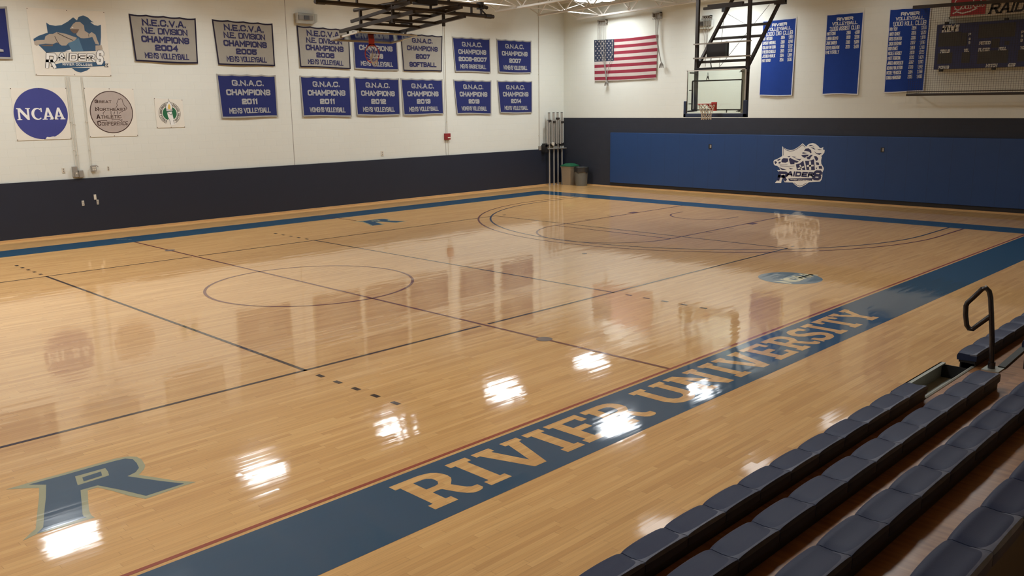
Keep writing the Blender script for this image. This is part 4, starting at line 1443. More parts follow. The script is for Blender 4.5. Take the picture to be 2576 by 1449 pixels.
def small_box(name, key, matn, depth, label, cat, detail=None, group=None):
    (xa, za), (xb, zb_) = MSC[key]
    x0, x1, z0, z1 = min(xa, xb), max(xa, xb), min(za, zb_), max(za, zb_)
    face = WY - (0.045 if z1 < 1.35 else 0.0)
    t = thing(name, label, cat, ((x0 + x1) / 2, face, z0), group)
    mb = MB()
    mb.box((x0, face - depth, z0), (x1, face, z1))
    mb.build('body', matn, t, bevel=0.004)
    if detail:
        detail(t, x0, x1, z0, z1, face - depth)
    return t
def d_outlet(t, x0, x1, z0, z1, f):
    mb = MB()
    xc = (x0 + x1) / 2
    for zc in (z0 + (z1 - z0) * 0.3, z0 + (z1 - z0) * 0.7):
        mb.box((xc - 0.014, f - 0.002, zc - 0.016), (xc + 0.014, f, zc + 0.016))
    mb.build('socket', 'boxgrey', t)
def d_switch(t, x0, x1, z0, z1, f):
    mb = MB()
    zc = (z0 + z1) / 2
    mb.box((x0 + 0.03, f - 0.03, z0), (x1, f, zc - 0.01))
    mb.build('lower_cover', 'boxgrey', t)
    mb = MB()
    mb.box((x0 + 0.05, f - 0.036, zc - 0.06), (x1 - 0.03, f - 0.028, zc - 0.02))
    mb.build('window', 'plate', t)
def d_cover(t, x0, x1, z0, z1, f):
    mb = MB()
    mb.box((x0 + 0.012, f - 0.006, z0 + 0.012), (x1 - 0.012, f, z1 - 0.012))
    mb.build('cover_plate', 'boxgrey', t)
def d_handle(t, x0, x1, z0, z1, f):
    mb = MB()
    for i in range(2):
        for j in range(2):
            mb.box((x0 + 0.015 + i * 0.045, f - 0.005, z0 + 0.03 + j * 0.05), (x0 + 0.05 + i * 0.045, f, z0 + 0.068 + j * 0.05))
    mb.build('gauge_window', 'plate', t)
    mb = MB()
    mb.path([(x0, f + 0.02, z1 + 0.005), (x1 + 0.01, f + 0.02, z1 + 0.005), (x1 + 0.045, f + 0.02, z1 - 0.012), (x1 + 0.05, f + 0.02, z1 - 0.04)], 0.01, 8)
    mb.build('handle', 'boxgrey', t)
small_box('switch_box', 'boxA', 'boxgrey', 0.09, 'grey electrical switch box with a small window, left of the paler junction box', 'electrical box', d_switch)
small_box('junction_box', 'boxB', 'boxgrey', 0.08, 'pale grey junction box just above the navy padding', 'electrical box', d_cover)
small_box('control_box', 'boxC', 'boxgrey', 0.10, 'grey control box with a bent handle arm under a conduit', 'electrical box', d_handle)
small_box('wall_outlet', 'out1', 'plate', 0.012, 'ivory outlet plate on the white wall, left of the grey boxes', 'outlet', d_outlet, 'outlet plates')
small_box('wall_outlet', 'out2', 'plate', 0.012, 'ivory outlet plate on the white wall, right of the box with a handle', 'outlet', d_outlet, 'outlet plates')
small_box('wall_outlet', 'out963', 'plate', 0.012, 'tiny outlet plate below the 2012 banner, just over the padding', 'outlet', d_outlet, 'outlet plates')
small_box('wall_outlet', 'o3', 'plate', 0.012, 'lone outlet plate set in the navy padding, left of a pair', 'outlet', d_outlet, 'outlet plates')
small_box('wall_outlet', 'o4', 'plate', 0.012, 'blank plate in the navy padding, the upper of a touching pair', 'outlet', None, 'outlet plates')
small_box('wall_outlet', 'o5', 'plate', 0.012, 'outlet plate in the navy padding, the lower of a touching pair', 'outlet', d_outlet, 'outlet plates')
small_box('junction_box', 'b1358', 'boxgrey', 0.05, 'small metal box at the foot of a thin conduit near the leaning poles', 'electrical box', d_cover)
def d_alarm(t, x0, x1, z0, z1, f):
    mb = MB()
    mb.box((x0 + 0.10, f - 0.025, z0 + 0.05), (x1 - 0.03, f, z0 + 0.085))
    mb.build('pull_handle', 'plate', t)
    mb = MB()
    mb.box((x0 + 0.03, f - 0.008, z0 + 0.02), (x1 - 0.06, f, z1 - 0.02))
    mb.build('cover_plate', 'alarm', t)
small_box('fire_alarm', 'fire', 'alarm', 0.07, 'red fire alarm box on the white wall below the banners', 'fire alarm', d_alarm)
mb = MB()
mb.tube((12.14, WY - 0.01, 1.41), (12.14, WY - 0.01, 1.94), 0.007, 6)
tag(mb.build('conduit', 'wallpaint'), 'short cable between the red alarm box and the navy padding', 'conduit')
# speaker behind a clear guard
t = thing('wall_speaker', 'dark speaker box behind a clear plastic guard above the 2006 banner', 'speaker', (6.62, WY, 5.52))
mb = MB(); mb.box((6.57, WY - 0.10, 5.643), (6.728, WY, 5.761)); mb.build('speaker_box', 'steel_b', t)
mb = MB(); mb.box((6.40, WY - 0.06, 5.64), (6.88, WY, 5.77)); mb.build('mounting_plate', 'boxgrey', t)
mb = MB()
gp = [(6.293, 5.822), (6.964, 5.811), (6.956, 5.592), (6.835, 5.522), (6.297, 5.524)]
poly(mb, gp, on_l(0.16))
for i in range(5):
    a, b = gp[i], gp[(i + 1) % 5]
    mb.face([on_l(0.0)(*a), on_l(0.0)(*b), on_l(0.16)(*b), on_l(0.16)(*a)])
mb.build('clear_guard', 'poly', t)

# ------------------------------------------------------------------ end wall: padding, logo, plates
t = thing('wall_pad', 'royal blue padded mat along the lower end wall', 'wall pad', (18.23, 0, 0.14))
mb = MB(); mb.box((18.2, -10.6, 0.15), (18.262, 7.636, 2.03)); mb.build('pad_cover', 'pad', t, bevel=0.012)
mb = MB(); mb.box((18.235, -10.6, 0.03), (18.262, 7.64, 0.15)); mb.build('base_strip', 'base', t)
t = thing('wall_emblem', 'white and navy horse, knight and shield emblem on the blue wall pad', 'emblem', (18.195, -0.03, 0.39))
lp = lambda off: (lambda a, b: (18.199 - off, a, b))
mb = MB(); poly(mb, PADLOGO['sil'], lp(0.001)); mb.build('emblem_ground', 'ink_white', t)
mb = MB()
for k in ('neck', 'cheek', 'm1', 'm2', 'm3', 'mane1', 'mane2', 'ear', 'chest1', 'chest2', 'dome', 'vis1', 'vis2', 'guard', 'pl1', 'pl2', 'pl3', 'pl4', 'paul', 'shl', 'shr', 'h1', 'h2', 'h3', 'rib'):
    poly(mb, PADLOGO[k], lp(0.0025))
for k in ('line1', 'line2'):
    stroke(mb, PADLOGO[k], 0.014, lp(0.0025))
for k in ('l3', 'l4'):
    stroke(mb, PADLOGO[k], 0.012, lp(0.0025))
mb.build('horse_and_knight', 'ink_navy', t)
mb = MB()
for k in ('cr1', 'cr2', 'cr3', 'cr4'):
    poly(mb, PADLOGO[k], lp(0.004))
mb.build('shield_cross', 'ink_white', t)
mb = MB(); team_word(mb, PADLOGO, lp(0.004), -1, 0.085, 0.050, 0.20); mb.build('lettering', 'ink_navy', t)
mb = MB(); (ax, az), (bx, bz) = PADLOGO['tU']; text_box(mb, 'RIVIER UNIVERSITY', ax, bz - 0.022, bx, az, 0.0125, lp(0.004), shear=0.2, gap=1.8); mb.build('ribbon_lettering', 'ink_white', t)
for k, lab in (('po1', 'small dark outlet in the blue pad, below the lowered hoop'), ('po2', 'small dark outlet in the blue pad, right of the emblem')):
    (ya, za), (yb, zb_) = MSC[k]
    t = thing('pad_outlet', lab, 'outlet', (18.2, (ya + yb) / 2, min(za, zb_)), 'outlets in the blue pad')
    mb = MB(); mb.box((18.19, ya, za), (18.2, yb, zb_)); mb.build('recess', 'black', t)
    mb = MB(); mb.box((18.186, min(ya, yb) + 0.005, min(za, zb_) + 0.025), (18.19, max(ya, yb) - 0.05, max(za, zb_) - 0.02)); mb.build('socket', 'boxgrey', t)

# ------------------------------------------------------------------ long record banners
def record(key, label, club, rows, hid=None):
    q = LONG[key]
    g = cloth_map(q, on_r, sag=0.008, hooks=3)
    c = bil(q)(0.5, 0)
    t = thing('record_banner', label, 'banner', (WX - 0.03, c[0], c[1]), 'long blue record banners on the end wall')
    mb = MB(); cloth(mb, g, nu=16, nv=24); mb.build('cloth', 'royal', t)
    mb = MB()
    cloth(mb, g, 0, 1, 0, 0.012, 16, 1, 0.003); cloth(mb, g, 0, 1, 0.985, 1, 16, 1, 0.003)
    cloth(mb, g, 0, 0.022, 0, 1, 1, 24, 0.003); cloth(mb, g, 0.972, 1, 0, 1, 1, 24, 0.003)
    mb.build('edging', 'clet_w', t)
    mb = MB()
    banner_text(mb, g, 'RIVIER', 0.51, 0.928, 0.44, 0.04, q, 0.27, 0.005)
    banner_text(mb, g, 'VOLLEYBALL', 0.51, 0.874, 0.68, 0.042, q, 0.20, 0.005)
    banner_text(mb, g, club, 0.51, 0.815, 0.80, 0.052, q, 0.15, 0.005)
    v = 0.757
    for nm, yr, sc_ in rows:
        wn = min(0.40, 0.026 * len(nm) + 0.01)
        banner_text(mb, g, nm, 0.04 + wn / 2, v, wn, 0.042, q, 0.135, 0.005, gap=1.5)
        if yr:
            banner_text(mb, g, yr, 0.635, v, 0.11, 0.042, q, 0.135, 0.005, gap=1.3)
            banner_text(mb, g, sc_, 0.86, v, 0.13, 0.042, q, 0.135, 0.005, gap=1.3)
        v -= 0.0575
    mb.build('lettering', 'clet_w', t)
record('dig', 'long royal blue banner listing the DIG CLUB, behind the hoop frame', '1,000 DIG CLUB',
       [('IAN MISSION', '2004', '1,188'), ('LINDSAY MARSHALL', '2008', '2,240'), ('COLLEEN VAN CURA', '2009', '1,192'), ('EMILEIGH CERDELLI', '2013', '1,500'), ('JESSICA MIHALIK', '2014', '1,365'), ('MATT BYNON', '2014', '1,636')])
record('ast', 'long royal blue banner listing the ASSIST CLUB', '3,000 ASSIST CLUB',
       [('MATT CONG', '2006', '4,990'), ('LAURA CIOMMO', '2009', '3,936'), ('ZACK BARBER', '2010', '5,028'), ('STEVE ROBENTIN', '2013', '3,428'), ("EMILY O'REILLY", '', '')])
record('kil', 'long royal blue banner listing the KILL CLUB, beside the scoreboard', '1,000 KILL CLUB',
       [('KIM YON', '2004', '1,356'), ('ANDY CHACE', '2005', '1,629'), ('GREG STANTON', '2006', '1,128'), ('ZACK STEDMAN', '2007', '1,108'), ('ROB CHACE', '2008', '1,118'), ('NICOLE HERSEY', '2009', '1,225'), ('MATT FERRERA', '2010', '1,424'), ('JARED ANDREOZZI', '2012', '1,810'), ('KENNA FINLAYSON', '2013', '1,912'), ('NICOLE PEACOCK', '2014', '1,136'), ('CHRIS MARKUSON', '2015', '1,466')])

# ------------------------------------------------------------------ flag
t = thing('flag', 'large American flag hanging flat on the end wall', 'flag', (WX - 0.03, 7.0, 3.94))
fq = FLG['flag']
g0 = cloth_map(fq, on_r, sag=0.0, hooks=1)
def g(u, v, off=0.0):
    p = Vector(g0(u, v, off))
    p.z -= 0.035 * math.sin(math.pi * min(1, max(0, u))) * v ** 3
    return p
mb = MB()
for k in range(13):
    v1 = 1 - k / 13 * 0.98
    v0 = 1 - (k + 1) / 13 * 0.98
    u0 = 0.325 if k < 7 else 0.0
    cloth(mb, g, u0, 1, v0, v1, 16, 1, 0.0, 0 if k % 2 == 0 else 1)
cloth(mb, g, 0, 1, 0.0, 0.02, 24, 1, 0.0, 1)
mb.build('striped_cloth', ['fl_red', 'fl_white'], t)
mb = MB(); cloth(mb, g, 0, 0.325, 1 - 7 / 13 * 0.98, 1, 8, 6, 0.0); mb.build('star_field', 'fl_blue', t)
mb = MB()
for r in range(9):
    n = 6 if r % 2 == 0 else 5
    for i in range(n):
        uc = 0.325 * ((i + 0.5) / 6 + (0 if n == 6 else 1 / 12))
        vc = 1 - 7 / 13 * 0.98 * (r + 0.75) / 9.4
        pts = []
        for k in range(10):
            rr = 0.038 if k % 2 == 0 else 0.016
            a = math.pi / 2 + k * math.pi / 5
            pts.append(g(uc + rr * math.cos(a) / 2.95, vc + rr * math.sin(a) / 1.5, 0.004))
        mb.face(pts)
mb.build('star', 'fl_white', t)['kind'] = 'stuff'

# rope brackets high on the end wall
def bracket(key, label, ropes, bunch=None, depth=0.14):
    (ya, za), (yb, zb_) = FLG[key]
    y0, y1 = min(ya, yb), max(ya, yb)
    z0, z1 = min(za, zb_), max(za, zb_)
    t = thing('rope_bracket', label, 'pulley bracket', (WX - 0.05, (y0 + y1) / 2, z0), 'rope brackets high on the end wall')
    mb = MB()
    mb.box((WX - 0.02, y0, z0 - 0.03), (WX, y1, z1))
    mb.box((WX - depth, y0, z1 - 0.03), (WX, y1, z1))
    for s in (y0, y1 - 0.025):
        mb.box((WX - depth, s, z0 + 0.04), (WX, s + 0.025, z1))
    mb.build('bracket_plate', 'boxgrey', t)
    for k in range(4):
        y = y0 + 0.03 + (y1 - y0 - 0.06) * k / 3
        mb = MB()
        mb.path([(WX - 0.10 - 0.015, y + 0.03 * math.cos(a), z0 + 0.03 * math.sin(a) - 0.02) for a in [2 * math.pi * i / 10 for i in range(10)]], 0.008, 6, closed=True)
        mb.tube((WX - 0.115, y, z0 + 0.01), (WX - 0.115, y, z1 - 0.02), 0.006, 6)
        mb.build('pulley', 'boxgrey', t)
    for pts in ropes:
        mb = MB()
        mb.path([(WX - 0.12, a, b) for a, b in pts], 0.010, 6)
        mb.build('rope', 'rope', t)
    if bunch:
        mb = MB()
        for k in range(7):
            a = k * 2 * math.pi / 7
            mb.path([(WX - 0.12, bunch[0], bunch[1] + 0.10), (WX - 0.12 + 0.05 * math.cos(a), bunch[0] + 0.07 * math.sin(a), bunch[1]), (WX - 0.12 + 0.03 * math.cos(a), bunch[0] + 0.09 * math.sin(a), bunch[1] - 0.10)], 0.012, 6)
        mb.build('rope_end', 'rope', t)
bracket('br1', 'rope bracket above the flag stars, its ropes hanging over the flag',
        [[(8.23, 5.99), (8.225, 5.40)], [(8.152, 5.98), (8.147, 5.35)], [(8.089, 5.98), (8.07, 5.0), (7.93, 4.6), (7.83, 4.05), (7.80, 3.85)],
         [(7.995, 5.97), (7.96, 5.2), (7.90, 4.5), (7.82, 4.05), (7.796, 3.85)], [(7.895, 5.96), (7.88, 5.2), (7.86, 4.5), (7.80, 4.0)], [(7.52, 5.43), (7.55, 4.9), (7.75, 4.3), (7.80, 4.0)]], (7.797, 3.86))
bracket('br2', 'rope bracket above the free edge of the flag, ropes bunched at the end',
        [[(5.622, 6.03), (5.60, 5.5), (5.50, 5.0), (5.37, 4.6), (5.335, 4.45)], [(5.56, 6.03), (5.55, 5.4), (5.46, 4.95), (5.36, 4.6), (5.33, 4.45)], [(5.481, 6.02), (5.52, 5.55), (5.50, 5.2), (5.38, 4.6), (5.33, 4.45)]], (5.328, 4.42))
bracket('br3', 'rope bracket seen through the frame of the lowered hoop',
        [[(3.66, 5.87), (3.62, 5.4), (3.55, 4.9), (3.52, 4.3)], [(3.56, 5.87), (3.53, 5.3), (3.50, 4.7)], [(3.45, 5.87), (3.47, 5.4), (3.50, 4.9)]])
t = thing('wall_speaker', 'dark speaker box behind a clear guard, seen through the hoop frame', 'speaker', (WX, 3.6, 5.53))
mb = MB(); mb.box((WX - 0.1, 3.68, 5.654), (WX, 3.81, 5.773)); mb.build('speaker_box', 'steel_b', t)
mb = MB(); mb.box((WX - 0.06, 3.42, 5.64), (WX, 3.85, 5.79)); mb.build('mounting_plate', 'boxgrey', t)
mb = MB()
gp = [(3.887, 5.815), (3.311, 5.805), (3.32, 5.60), (3.42, 5.533), (3.88, 5.54)]
poly(mb, gp, on_r(0.16))
for i in range(5):
    a, b = gp[i], gp[(i + 1) % 5]
    mb.face([on_r(0.0)(*a), on_r(0.0)(*b), on_r(0.16)(*b), on_r(0.16)(*a)])
mb.build('clear_guard', 'poly', t)

# ------------------------------------------------------------------ scoreboard, sign and net
t = thing('scoreboard', 'navy scoreboard reading HOME behind a net on the end wall', 'scoreboard', (18.15, -6.3, 3.91))
SX = 18.05
mb = MB(); mb.box((SX, -9.4, 3.92), (SX + 0.19, -3.975, 5.13)); mb.build('cabinet', 'sb_navy', t, bevel=0.01)
sp = lambda off: (lambda a, b: (SX - off, a, b))
mb = MB()
for k in ('d1', 'd1b', 'd2', 'd3', 'd4', 'd5', 'd6', 'd7', 'possess'):
    (ya, za), (yb, zb_) = SBD[k]
    if k == 'd2':
        za, zb_ = 5.06, 4.70
    mb2 = MB()
    mb2.box((SX - 0.004, ya, za), (SX + 0.002, yb, zb_))
    mb2.build('display_window', 'sb_win', t)
for ya, yb, za, zb_ in ((-6.40, -6.98, 4.90, 4.53), (-7.2, -7.55, 4.35, 4.06), (-7.0, -7.15, 4.87, 4.53)):
    mb2 = MB()
    mb2.box((SX - 0.004, ya, za), (SX + 0.002, yb, zb_))
    mb2.build('display_window', 'sb_win', t)
mb = MB()
for s, k, tf in (('HOME', 'HOME', 0.30), ('FOULS', 'FOULS', 0.26), ('TOL', 'TOL', 0.26), ('PERIOD', 'PERIOD', 0.24), ('PLAYER', 'PLAYER', 0.24), ('FOUL', 'FOUL', 0.26), ('POINTS', 'POINTS', 0.24), ('MATCH', 'MATCH', 0.24), ('OES', 'OES', 0.30)):
    (ya, za), (yb, zb_) = SBD[k]
    text_box(mb, s, ya, zb_, yb, za, (za - zb_) * tf, sp(0.006), shear=0.10 if s != 'OES' else 0.35, gap=1.4)
for k in ('PBB', 'PBB2'):
    P_ = SBD[k]
    for i, ch in enumerate('PBB'):
        (ya, za), (yb, zb_) = P_[2 * i], P_[2 * i + 1]
        text_box(mb, ch, ya, zb_, yb, za, 0.016, sp(0.006))
text_box(mb, 'TOL', -6.123, 4.359, -6.29, 4.437, 0.021, sp(0.006), shear=0.1)
text_box(mb, 'GUEST', -6.6, 4.91, -7.15, 5.06, 0.045, sp(0.006), shear=0.1)
mb.build('lettering', 'ink_white', t)
for y, z in ((-4.22, 5.13), (-5.72, 5.13), (-4.17, 3.86), (-5.52, 3.86)):
    mb = MB(); mb.box((SX - 0.01, y - 0.04, z), (SX + 0.1, y + 0.04, z + 0.06)); mb.build('mounting_tab', 'black', t)

t = thing('advertising_sign', 'red and white advertising panel with script lettering, above the scoreboard', 'sign', (18.1, -6.2, 5.28))
mb = MB(); mb.box((SX + 0.02, -9.4, 5.30), (SX + 0.2, -4.28, 6.05)); mb.build('panel', 'ad_white', t)
mb = MB(); mb.box((SX, -9.4, 5.275), (SX + 0.2, -4.265, 5.315)); mb.box((SX, -4.30, 5.275), (SX + 0.2, -4.265, 6.08)); mb.build('frame', 'frame_w', t)
mb = MB(); mb.box((SX + 0.01, -5.185, 5.335), (SX + 0.03, -4.305, 6.05)); mb.build('red_panel', 'ad_red', t)
mb = MB()
ap = lambda a, b: (SX + 0.006, a, b)
def yscr(u, v):
    return (-4.36 - u, 5.50 + v)
def scr(pts, tk=0.020):
    stroke(mb, [yscr(*p) for p in pts], tk, ap)
def ell(cx, cz, rx, rz, a0, a1, n=14):
    return [(cx + rx * math.cos(math.radians(a0 + (a1 - a0) * k / n)), cz + rz * math.sin(math.radians(a0 + (a1 - a0) * k / n))) for k in range(n + 1)]
scr(ell(0.13, 0.14, 0.10, 0.15, 60, 330), 0.026)
scr(ell(0.26, 0.05, 0.035, 0.05, 0, 360)); scr(ell(0.35, 0.05, 0.035, 0.05, 50, 320)); scr(ell(0.42, 0.05, 0.03, 0.05, 0, 360)); scr([(0.455, 0.10), (0.455, 0.01), (0.49, 0.02)])
scr([(0.485, 0.06), (0.515, 0.06)])
scr(ell(0.57, 0.17, 0.06, 0.15, 70, 320), 0.026)
scr(ell(0.645, 0.08, 0.032, 0.05, 0, 360)); scr([(0.69, 0.05), (0.715, 0.27), (0.695, 0.27), (0.69, 0.03)]); scr(ell(0.745, 0.08, 0.03, 0.05, 0, 360)); scr([(0.78, 0.12), (0.78, 0.04), (0.80, 0.05)])
scr([(0.0, -0.10), (0.10, -0.06), (0.25, -0.11), (0.45, -0.07), (0.62, 0.0)], 0.034)
scr([(0.03, 0.02), (0.12, -0.03), (0.22, 0.0)], 0.014)
mb.build('script_lettering', 'ink_white', t)
mb = MB(); text_box(mb, 'RAIDERS', -5.275, 5.325, -6.95, 5.60, 0.055, lambda a, b: (SX + 0.012, a, b), shear=0.22, serif=0.8, gap=2.0); mb.build('lettering', 'ink_dark', t)

t = thing('protective_net', 'fine square net stretched between two dark rails in front of the scoreboard', 'net', (17.7, -6.3, 3.2))
NXX = 17.70
mb = MB(); mb.bar((NXX, -3.42, 5.618), (NXX, -9.6, 5.545), 0.07, 0.09); mb.build('top_rail', 'steel_b', t)
mb = MB(); mb.tube((NXX, -3.42, 3.235), (NXX, -9.6, 3.215), 0.035, 10); mb.tube((NXX, -3.42, 3.315), (NXX, -9.6, 3.295), 0.014, 6); mb.build('bottom_rail', 'steel_b', t)
mb = MB()
k = 0
y = -3.45
while y > -8.4:
    mb.bar((NXX, y, 3.27), (NXX, y, 5.57), 0.0045, 0.0045, (0, 1, 0)); y -= 0.06
z = 3.31
while z < 5.57:
    mb.bar((NXX, -3.45, z), (NXX, -8.4, z - 0.02), 0.0045, 0.0045); z += 0.06
mb.build('netting', 'black', t)['kind'] = 'stuff'
for yy in (-3.5, -6.6, -9.5):
    mb = MB(); mb.bar((NXX, yy, 5.60), (WX, yy, 5.66), 0.04, 0.04); mb.build('wall_arm', 'steel_b', t)
    mb = MB(); mb.bar((NXX, yy, 3.24), (WX, yy, 3.26), 0.04, 0.04); mb.build('wall_arm', 'steel_b', t)

# ------------------------------------------------------------------ hoops
def net_mesh(cx, cy, zt, axis='z'):
    mb = MB()
    n, rows = 12, 6
    def pt(i, j):
        f = j / rows
        r = 0.222 - 0.088 * min(1, f * 1.5)
        a = 2 * math.pi * (i + 0.5 * (j % 2)) / n
        return (cx + r * math.cos(a), cy + r * math.sin(a), zt - 0.40 * f)
    for j in range(rows):
        for i in range(n):
            a = pt(i, j)
            for d in ((0, 1) if j % 2 else (-1, 0)):
                b = pt(i + d, j + 1)
                mb.tube(a, b, 0.006, 5)
    return mb

BX = 13.11
t = thing('basketball_hoop', 'lowered basketball hoop with glass backboard in front of the end wall', 'basketball hoop', (BX, 0, 2.7))
mb = MB(); mb.box((BX, -0.925, 2.775), (BX + 0.015, 0.905, 3.965)); mb.build('backboard', 'glass', t)
mb = MB()
for a, b in (((BX - 0.004, -0.935, 3.945), (BX + 0.03, 0.915, 3.975)), ((BX - 0.004, -0.935, 2.77), (BX + 0.03, -0.915, 3.975)), ((BX - 0.004, 0.895, 2.77), (BX + 0.03, 0.915, 3.975)), ((BX - 0.004, -0.935, 2.765), (BX + 0.03, 0.915, 2.80))):
    mb.box(a, b)
mb.build('glass_frame', 'frame_w', t)
mb = MB()
mb.box((BX + 0.017, -0.93, 2.80), (BX + 0.022, -0.80, 3.95))
mb.build('frosted_edge', 'frame_w', t)
mb = MB()
fx = BX + 0.03
for a, b in (((0.74, 3.68), (-0.82, 3.68)), ((0.74, 2.89), (-0.82, 2.89)), ((0.74, 2.89), (0.74, 3.68)), ((-0.82, 2.89), (-0.82, 3.68))):
    mb.bar((fx, a[0], a[1]), (fx, b[0], b[1]), 0.035, 0.035)
for y, z, dy, dz in ((0.80, 3.43, 0.10, 0), (0.80, 3.06, 0.10, 0), (-0.85, 3.43, 0.06, 0), (-0.85, 3.06, 0.06, 0), (-0.37, 2.85, 0, 0.08), (0.25, 2.85, 0, 0.05)):
    mb.bar((fx, y - dy / 2, z - dz / 2), (fx, y + dy / 2, z + dz / 2 + 0.001), 0.022, 0.022)
mb.build('mounting_frame', 'greenst', t)
mb = MB()
for y0, y1, z0, z1 in ((-1.02, 0.985, 2.69, 2.79), (-1.02, -0.90, 2.69, 3.14), (0.90, 0.985, 2.69, 3.135)):
    mb.box((BX - 0.03, y0, z0), (BX + 0.05, y1, z1))
mb.build('edge_padding', 'padnavy', t, bevel=0.012)
for y in (0.73, -0.87):
    mb = MB(); mb.bar((13.3, y, 2.86), (13.3, y + 0.01, 6.6), 0.085, 0.085); mb.build('mast', 'steel_b' if y < 0 else 'steel_b', t)
    mb = MB(); mb.bar((13.22, y - 0.06, 2.87), (13.22, y + 0.16, 2.85), 0.16, 0.035); mb.bar((13.22, y - 0.06, 3.90), (13.22, y + 0.12, 3.91), 0.16, 0.04); mb.build('mast_clamp', 'greenst', t)
    mb = MB(); mb.bar((13.3, y, 4.02), (15.62, y, 6.62), 0.075, 0.075); mb.build('brace', 'steel_b', t)
mb = MB(); mb.bar((13.3, 0.78, 4.0), (13.3, -0.92, 4.0), 0.08, 0.08); mb.build('cross_bar', 'black', t)
for x, z in ((14.40, 5.19), (14.11, 4.86), (13.43, 4.20)):
    mb = MB(); mb.bar((x, 0.73, z), (x, -0.87, z), 0.07, 0.07); mb.build('cross_bar', 'steel_b', t)
xx = 14.86
mb = MB(); mb.bar((xx, 1.55, 5.80), (xx, -1.05, 5.80), 0.075, 0.075); mb.bar((xx, 1.40, 5.84), (xx, 0.25, 5.84), 0.10, 0.12); mb.box((xx - 0.08, -1.05, 5.72), (xx + 0.08, -0.75, 5.83)); mb.build('top_rail', 'steel_b', t)
mb = MB(); mb.box((xx - 0.05, 0.80, 5.66), (xx + 0.05, 0.92, 5.78)); mb.build('pulley', 'black', t)
for z in (4.68, 4.30):
    mb = MB(); mb.box((13.19, -0.99, z - 0.018), (13.235, 0.79, z + 0.018)); mb.build('light_bar', 'boxgrey', t)
mb = MB(); mb.box((13.42, -0.15, 4.30), (13.52, 0.50, 4.71)); mb.build('timer_box', 'black', t, bevel=0.01)
mb = MB(); mb.box((13.415, -0.16, 4.29), (13.43, -0.10, 4.72)); mb.build('timer_edge', 'greenst', t)
mb = MB()
mb.path([(13.38, 0.32, 4.30), (13.33, 0.30, 4.18), (13.30, 0.25, 4.02)], 0.014, 6)
mb.tube((14.86, 0.86, 5.68), (13.32, 0.02, 4.05), 0.006, 5)
mb.tube((13.32, 0.0, 4.05), (14.9, -0.55, 5.75), 0.006, 5)
mb.tube((14.88, 0.80, 5.62), (14.4, -0.12, 5.22), 0.005, 5)
mb.build('cable', 'black', t)
mb = MB()
mb.box((BX - 0.02, -0.085, 2.86), (BX, 0.085, 3.10))
mb.box((BX - 0.16, -0.075, 3.035), (BX, 0.075, 3.06))
for s in (-1, 1):
    mb.bar((BX - 0.02, s * 0.05, 2.90), (BX - 0.17, s * 0.11, 3.04), 0.012, 0.04)
mb.build('rim_bracket', 'orange', t)
mb = MB()
mb.path([(12.725 + 0.232 * math.cos(a), 0.232 * math.sin(a), 3.05) for a in [2 * math.pi * i / 32 for i in range(32)]], 0.012, 8, closed=True)
for i in range(12):
    a = 2 * math.pi * i / 12
    mb.path([(12.725 + 0.225 * math.cos(a + 0.05), 0.225 * math.sin(a + 0.05), 3.045), (12.725 + 0.228 * math.cos(a), 0.228 * math.sin(a), 3.022), (12.725 + 0.225 * math.cos(a - 0.05), 0.225 * math.sin(a - 0.05), 3.045)], 0.004, 5)
mb.build('rim', 'orange', t, smooth=True)
net_mesh(12.725, 0, 3.03).build('net', 'net', t)
mb = MB()
bp_ = lambda a, b: (BX - 0.002, a, b)
stroke(mb, [(0.20, 3.72), (0.235, 3.90), (0.27, 3.72)], 0.02, bp_)
stroke(mb, [(0.28, 3.70), (0.22, 3.80)], 0.02, bp_); stroke(mb, [(0.19, 3.70), (0.25, 3.80)], 0.02, bp_)
stroke(mb, [(-0.73, 3.88), (-0.85, 3.89), (-0.85, 3.86)], 0.012, bp_)
stroke(mb, [(-0.68, 2.84), (-0.74, 2.86), (-0.80, 2.84)], 0.014, bp_)
mb.build('glass_decal', 'greenst', t)

# side hoop folded up under the roof; board nearly flat, rim pointing down
t = thing('folded_basketball_hoop', 'dark hoop frame folded up under the roof, its board flat and rim hanging down', 'basketball hoop', (6.0, 5.6, 4.3))
zb0, zb1, yb0, yb1 = 4.91, 4.80, 5.25, 6.35
def bd(x, f, off=0.0):
    return (x, yb0 + (yb1 - yb0) * f, zb0 + (zb1 - zb0) * f + off)
mb = MB()
mb.face([bd(5.09, 0), bd(6.92, 0), bd(6.92, 1), bd(5.09, 1)]); mb.face([bd(5.09, 0, -0.012), bd(5.09, 1, -0.012), bd(6.92, 1, -0.012), bd(6.92, 0, -0.012)])
mb.build('backboard', 'glass', t)
mb = MB()
for a, b in ((bd(5.07, 0), bd(6.94, 0)), (bd(5.07, 0), bd(5.07, 1)), (bd(6.94, 0), bd(6.94, 1)), (bd(5.07, 1), bd(6.94, 1))):
    mb.bar(a, b, 0.05, 0.035)
mb.build('glass_frame', 'frame_w', t)
mb = MB()
for a, b in ((bd(5.05, 0.62), bd(5.05, 1.04)), (bd(5.05, 1.04), bd(6.96, 1.04)), (bd(6.96, 0.62), bd(6.96, 1.04))):
    mb.bar(a, b, 0.10, 0.06)
mb.build('edge_padding', 'boxgrey', t)
